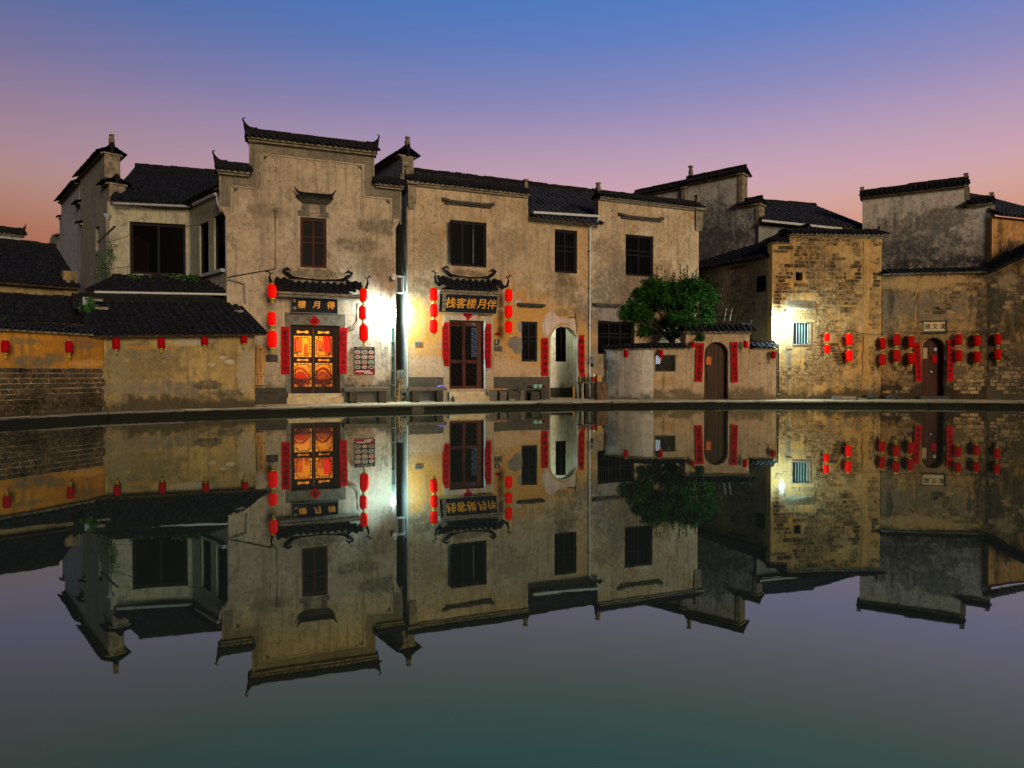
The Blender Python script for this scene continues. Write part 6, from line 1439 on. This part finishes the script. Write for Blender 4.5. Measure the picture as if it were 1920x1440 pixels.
ins = lambda x, z: .02 < x < jR-.02 and z < zJ-.3 and not (jd[0]-.12 < x < jd[1]+.12 and z < jzt+.15) and not (FJ.u(1733) < x < FJ.u(1776) and 2.4 < z < 3.2)
print('wall bricks', bricks(rw, FJ.M, ins, .02, jR, .35, zJ-.2, .30, .14, M_brick, lambda x, z: fbm((x*.8+7, 3, z*.9)) > (-.28 if z > 1.6 else -.05), 290, 8, stick=.008))
# thin crack-like drip of render
m = MB(); a = [FJ.hit(*p) for p in ((1722, 516), (1722, 535), (1718, 550), (1716, 575), (1716, 615))]; m.tube([(u, -.004, z) for u, z in a], [.035, .03, .035, .03, .02], 6); m.build('render_drip', plaster('yellow drip', (.42,.27,.10), (.36,.2,.06), (.15,.1,.05), .3, .6, seed=63), rw, FJ.M)
# tablet
a, b, c, d = FJ.rect(1733, 603, 1773, 621, .05); w, h = b-a, d-c; M = FJ.at((a+b)/2, .05, (c+d)/2); o = thing('name_tablet', 'pale stone tablet with three dark characters above the arched dark door', 'sign', M)
m = MB(); m.bevbox(-w/2, w/2, -.0, .05, -h/2, h/2, .01); m.build('tablet', simple('pale ochre stone', (.50,.37,.20), .8, .25, 6), o, M)
m = MB(); m.box(-w/2-.03, w/2+.05, -.08, .05, h/2+.002, h/2+.04); m.box(-w/2-.03, w/2+.06, -.05, .05, -h/2-.08, -h/2-.002); m.box(w/2+.002, w/2+.05, -.03, .05, -h/2, h/2); m.build('frame', M_stoned, o, M)
text('湖文漢', h*.62, M_ink, o, M @ T(0, -.006, 0), .003, gap=1.2)
couplet(FJ, 1715, 642, 1727, 715, '天增岁月人增寿', 'red couplet strip left of the arched dark door, top corner folded', .07, group='red couplets by the doors', lean=R(-3))
couplet(FJ, 1776.5, 637, 1788.5, 714, '春满乾坤福满门', 'red couplet strip right of the arched dark door', .07, group='red couplets by the doors', lean=R(1))
for (x0, y0, x1, y1, mt, lbl, of) in ((1747.5, 665.5, 1757.5, 680, M_red, 'small red paper pasted in the middle of the arched dark door', -.22), (1730.5, 652, 1738.5, 672.5, simple('yellowed paper', (.38,.29,.16), .8, .3, 30), 'yellowed notice on the left edge of the arched dark door', .01), (1751, 652, 1756.5, 658, M_gutb, 'tiny grey emblem above the red paper on the arched door', -.22)):
    a, b, c, d = FJ.rect(x0, y0, x1, y1, of); M = FJ.at((a+b)/2, of, (c+d)/2); o = thing('notice_paper', lbl, 'paper', M); m = MB(); m.box(-(b-a)/2, (b-a)/2, -.004, .003, -(d-c)/2, (d-c)/2); m.build('paper', mt, o, M)
# lantern pairs on their wire
gr2 = 'pairs of red lanterns along the right hand walls'
pairs = [(FT, 1551, ((624, 641), (645.5, 663)), 12, 'nearest the barred window'), (FT, 1592, ((625, 648), (656, 678.5)), 14.5, 'by the ochre render strip on the tower'), (FJ, 1654.5, ((632.5, 656), (663, 686)), 14, 'first on the ochre wall after the tower'), (FJ, 1681.5, ((625, 649), (655, 679)), 14.5, 'second on the ochre wall after the tower'), (FJ, 1708.5, ((629, 653), (660.5, 684)), 14, 'partly behind the left door couplet'), (FJ, 1797.5, ((625.5, 648), (655, 679)), 14.5, 'just right of the arched door couplet'), (FJ, 1832, ((627, 650.5), (658, 681)), 15, 'second right of the arched door'), (FJ, 1870.5, ((625, 647.5), (653, 676)), 14, 'rightmost on the walls')]
wl = []
for F, px, ys, w, pos in pairs:
    for k, (y0, y1) in enumerate(ys):
        lantern(F, px, y0, y1, w*.88, .17, 'red lantern, %s of the pair %s' % (('upper', 'lower')[k], pos), gr2, M_lanB if px < 1600 else M_lanD, 'R%d%d' % (int(px), k), tassel=(k == 1))
    wl.append(F.W(F.hit(px, ys[0][0]-6, .17)[0], .17, F.hit(px, ys[0][0]-6, .17)[1]))
pts = []
for a, b in zip(wl, wl[1:]):
    for k in range(4): t = k/4; pts.append(a.lerp(b, t)+Vector((0, 0, -.06*math.sin(math.pi*t))))
pts.append(wl[-1]); cord('lantern_wire', pts, .009, 'long thin black wire carrying the lantern pairs on the right walls', 'wire')

# ================================================================ FAR RIGHT
PL = lambda px, py: tuple(FL.W(FL.hit(px, py)[0], 0, FL.hit(px, py)[1]))
m_plL = plaster('black stained ochre wall', (.25,.155,.065), (.15,.10,.045), (.022,.018,.013), 1.25, 1., zb=1.2, seed=66, ochre=(.38,.20,.06), och=(.52,.64), gdirt=(.05,.045,.03), patches=[(PL(1860,580), .35, 2.2, (.035,.03,.022), .6), (PL(1905,550), .6, .8, (.06,.05,.035), .6), (PL(1890,530), .35, .3, (.30,.20,.10), .5), (PL(1900,680), .5, .5, (.07,.055,.035), .6)])
fr_ = thing('village_house', 'black stained ochre house end with slanting dark roof at the right edge', 'house', FL.M)
lz0 = FL.z(1856, 512); lu1 = FL.u(1920); lz1 = FL.z(1919, 482); sl_ = (lz1-lz0)/(lu1-FL.u(1856)); lE = FL.len
wall(fr_, FL.M, [(.004, BANK-.1), (lE, BANK-.1), (lE, lz0+sl_*lE), (.004, lz0-.02)], [], m_plL, 0, .4)
bricks(fr_, FL.M, lambda x, z: .02 < x < lE and z < lz0-.3, .02, lE, .35, lz0-.3, .28, .14, M_brick, lambda x, z: fbm((x*.9+2, 5, z*.9)) > (-.22 if z > 1.7 else .02), 200, 9, stick=.008)
m = MB()
# verge of the slanting roof: tiles laid up the slope
n = 14
for i in range(n):
    x0, x1 = lE*i/n, lE*(i+1)/n+.03; z0, z1 = lz0+sl_*x0, lz0+sl_*x1
    for yy in (-.35, -.15, .05, .25, .45): m.add([(x0, yy-.09, z0+.04), (x0, yy, z0+.12), (x0, yy+.09, z0+.04), (x1, yy-.09, z1+.02), (x1, yy, z1+.10), (x1, yy+.09, z1+.02), (x0, yy-.09, z0), (x0, yy+.09, z0)], [(0, 3, 4, 1), (1, 4, 5, 2), (0, 1, 2, 7, 6)])
rf = m.build('roof', M_tile, fr_, FL.M); part_box('verge', rf, FL.M @ T(0, 0, lz0) @ RY(-math.atan(sl_)), M_ridge, .0, lE*1.1, -.40, .6, -.05, .012)
m = MB(); m.tube([(0, .75, lz0+.35), (lE, .75, lz0+.35+sl_*lE*1.15)], .10, 6); m.build('ridge', M_ridge, rf, FL.M)
part_box('roof_slope', rf, FL.M @ T(0, 0, lz0) @ RY(-math.atan(sl_)), M_tile, .0, lE*1.1, .6, 2.0, -.02, .42)
# back wall
PK = lambda px, py: tuple(FK.W(FK.hit(px, py)[0], 0, FK.hit(px, py)[1]))
m_plK = plaster('weathered grey white plaster', (.52,.48,.42), (.44,.41,.36), (.12,.115,.105), .6, .9, seed=70, patches=[(PK(1710,450), 1.6, 1.0, (.095,.095,.09), .7), (PK(1770,410), .9, .45, (.13,.13,.125), .6), (PK(1800,470), 1.3, .6, (.11,.11,.10), .7), (PK(1680,480), 1.2, .6, (.06,.06,.065), .6), (PK(1740,495), 2.5, .22, (.035,.035,.035), .5), (PK(1830,385), .4, .15, (.10,.095,.08), .5)])
bk = thing('fire_wall_house', 'broad grey stained fire wall with stepped cap above the right hand wall', 'house', FK.M)
zk = FK.z(1715, 362); k1 = FK.u(1810, 380); k2 = FK.u(1857, 400); zk2 = FK.z(1840, 386)
wall(bk, FK.M, [(.05, BANK), (k2, BANK), (k2, zk2), (k1, zk2), (k1, zk), (.05, zk)], [], m_plK, 0, .5)
u_m = FK.u(1705, 350)
coping(bk, FK.M, .05, u_m-.05, zk, .25, .5, .22, ('small', None), overx=.12); coping(bk, FK.M, u_m+.08, k1, zk, .25, .5, .26, (None, 'small'), overx=.12); coping(bk, FK.M, k1+.08, k2, zk2, .25, .5, .20, (None, 'small'), overx=.14)
for (uu, zt, hh) in ((k1, zk, .5), (k2, zk2, .75)): part_box('corbel', bk, FK.M, M_corb, uu+.001, uu+.14, -.02, .5, zt-hh, zt-.01)
# orange wall and roof behind the slanting roof
Fr = Frame(1857, 25.45, 2000, 26.8)
ob_ = thing('village_house', 'orange plastered house with dark roof beyond the stepped cap, right edge', 'house', Fr.M)
zo = Fr.z(1890, 408)
PR = lambda px, py: tuple(Fr.W(Fr.hit(px, py)[0], 0, Fr.hit(px, py)[1]))
wall(ob_, Fr.M, rc(.0, Fr.len, BANK, zo), [], plaster('burnt orange plaster', (.42,.24,.10), (.36,.19,.07), (.08,.06,.04), .6, .9, seed=72, ochre=(.42,.2,.05), patches=[(PR(1875,440), .18, .6, (.06,.05,.035), .5), (PR(1905,460), .5, .2, (.06,.05,.035), .5)]), 0, .3)
roof(ob_, Fr.M, .02, Fr.len, -.3, zo+.02, 3.0, Fr.z(1900, 378, -3.0), rows=True, mat=M_tile2, ridge=.12)

# ================================================================ TREE in the courtyard
tb_ = G(1259, 26.4)+Vector((0, 0, BANK)); rr = random.Random(17); Mt = T(*tb_)
tree = thing('osmanthus_tree', 'dense leafy green tree rising behind the low courtyard wall', 'tree', Mt)
at = lambda px, py, d=26.4: P3(px, py, d)-tb_
m = MB()
m.tube([(0, 0, 0), at(1262, 690), at(1261, 655), at(1262, 630)], [.12, .10, .085, .07], 8); m.build('trunk', M_bark, tree, Mt)
m = MB(); br = []
for (px, py, d) in ((1180, 575, 26.2), (1205, 550, 26.6), (1230, 535, 26.2), (1255, 525, 26.5), (1285, 520, 26.3), (1310, 545, 26.5), (1335, 570, 26.2), (1325, 600, 26.0), (1200, 605, 26.1), (1290, 590, 26.0), (1240, 590, 26.9), (1175, 590, 26.7)):
    a = at(1262, 640+rr.uniform(-8, 5)); b = at(px, py, d); mid = a.lerp(b, .5)+Vector((rr.uniform(-.12, .12), rr.uniform(-.12, .12), .1)); m.tube([a, mid, b], [.05, .032, .010], 6); br.append((a, mid, b))
    for k in range(4):
        s = mid.lerp(b, rr.random()); e = s+Vector((rr.uniform(-.4, .4), rr.uniform(-.3, .3), rr.uniform(.05, .4))); m.tube([s, e], [.016, .006], 5)
m.build('branches', M_bark, tree, Mt)
rr = random.Random(29); lobes = []
for i in range(74):
    while True:
        ax, ay = rr.uniform(-1, 1), rr.uniform(-1, .85)
        if ax*ax+ay*ay < 1 and not (ay > .45 and abs(ax+.05) < .30 and rr.random() < .8): break
    px_ = 1251+ax*94+(6 if ay < 0 else 0); py_ = 580+ay*(54 if ay < 0 else 56)+8*abs(ax)**2*(1 if ay < 0 else -2)+9*math.sin(ax*7+1)*(ay < .2)
    if py_ > 622 and px_ > 1285: py_ -= 14
    lobes.append(((px_, py_, 26.35+rr.uniform(-.75, .75)*math.sqrt(max(.05, 1-ax*ax-ay*ay))), rr.uniform(.12, .25)))
lobes += [((1305, 622, 24.7), .13), ((1296, 614, 24.75), .16), ((1312, 634, 24.65), .08), ((1288, 602, 25.1), .22), ((1318, 606, 25.0), .16)]
m = MB()
for (pc, rad) in lobes:
    c = at(*pc); n = int(90+420*rad)
    for i in range(n):
        p = c+Vector((rr.gauss(0, rad*.85), rr.gauss(0, rad*.75), rr.gauss(0, rad*.55)))
        if mnoise.noise(p*4.5) < -.12: continue
        for k in range(4): leaf(m, p+Vector((rr.gauss(0, .035), rr.gauss(0, .035), rr.gauss(0, .03))), rr.uniform(.055, .12), rr, .5, .28)
# upright sprigs
for (px, y0, y1) in ((1232,530,500), (1248,535,508), (1262,525,512), (1276,520,496), (1284,520,504), (1300,530,512), (1240,525,498), (1288,515,498), (1306,528,505), (1331,545,526), (1339,552,540), (1212,540,524), (1225,532,515)):
    a = at(px, y0+12); b = at(px+rr.uniform(-2, 2), y1)
    for q in range(9):
        p = a.lerp(b, q/8)
        for k in range(8): leaf(m, p+Vector((rr.gauss(0, .02), rr.gauss(0, .02), rr.gauss(0, .02))), rr.uniform(.06, .12)*(1-.3*q/8), rr, .15, .28)
crown = m.build('crown', M_leaf, tree, Mt)
m = MB()
for (px, y0, y1) in ((1232,560,502), (1276,560,498), (1288,560,500), (1306,560,507)): m.tube([at(px, y0), at(px, y1)], [.012, .004], 4)
m.build('twigs', M_bark, tree, Mt)
print('objects', len(bpy.data.objects), 'tris approx', sum(len(o.data.polygons) for o in bpy.data.objects if o.type == 'MESH'))
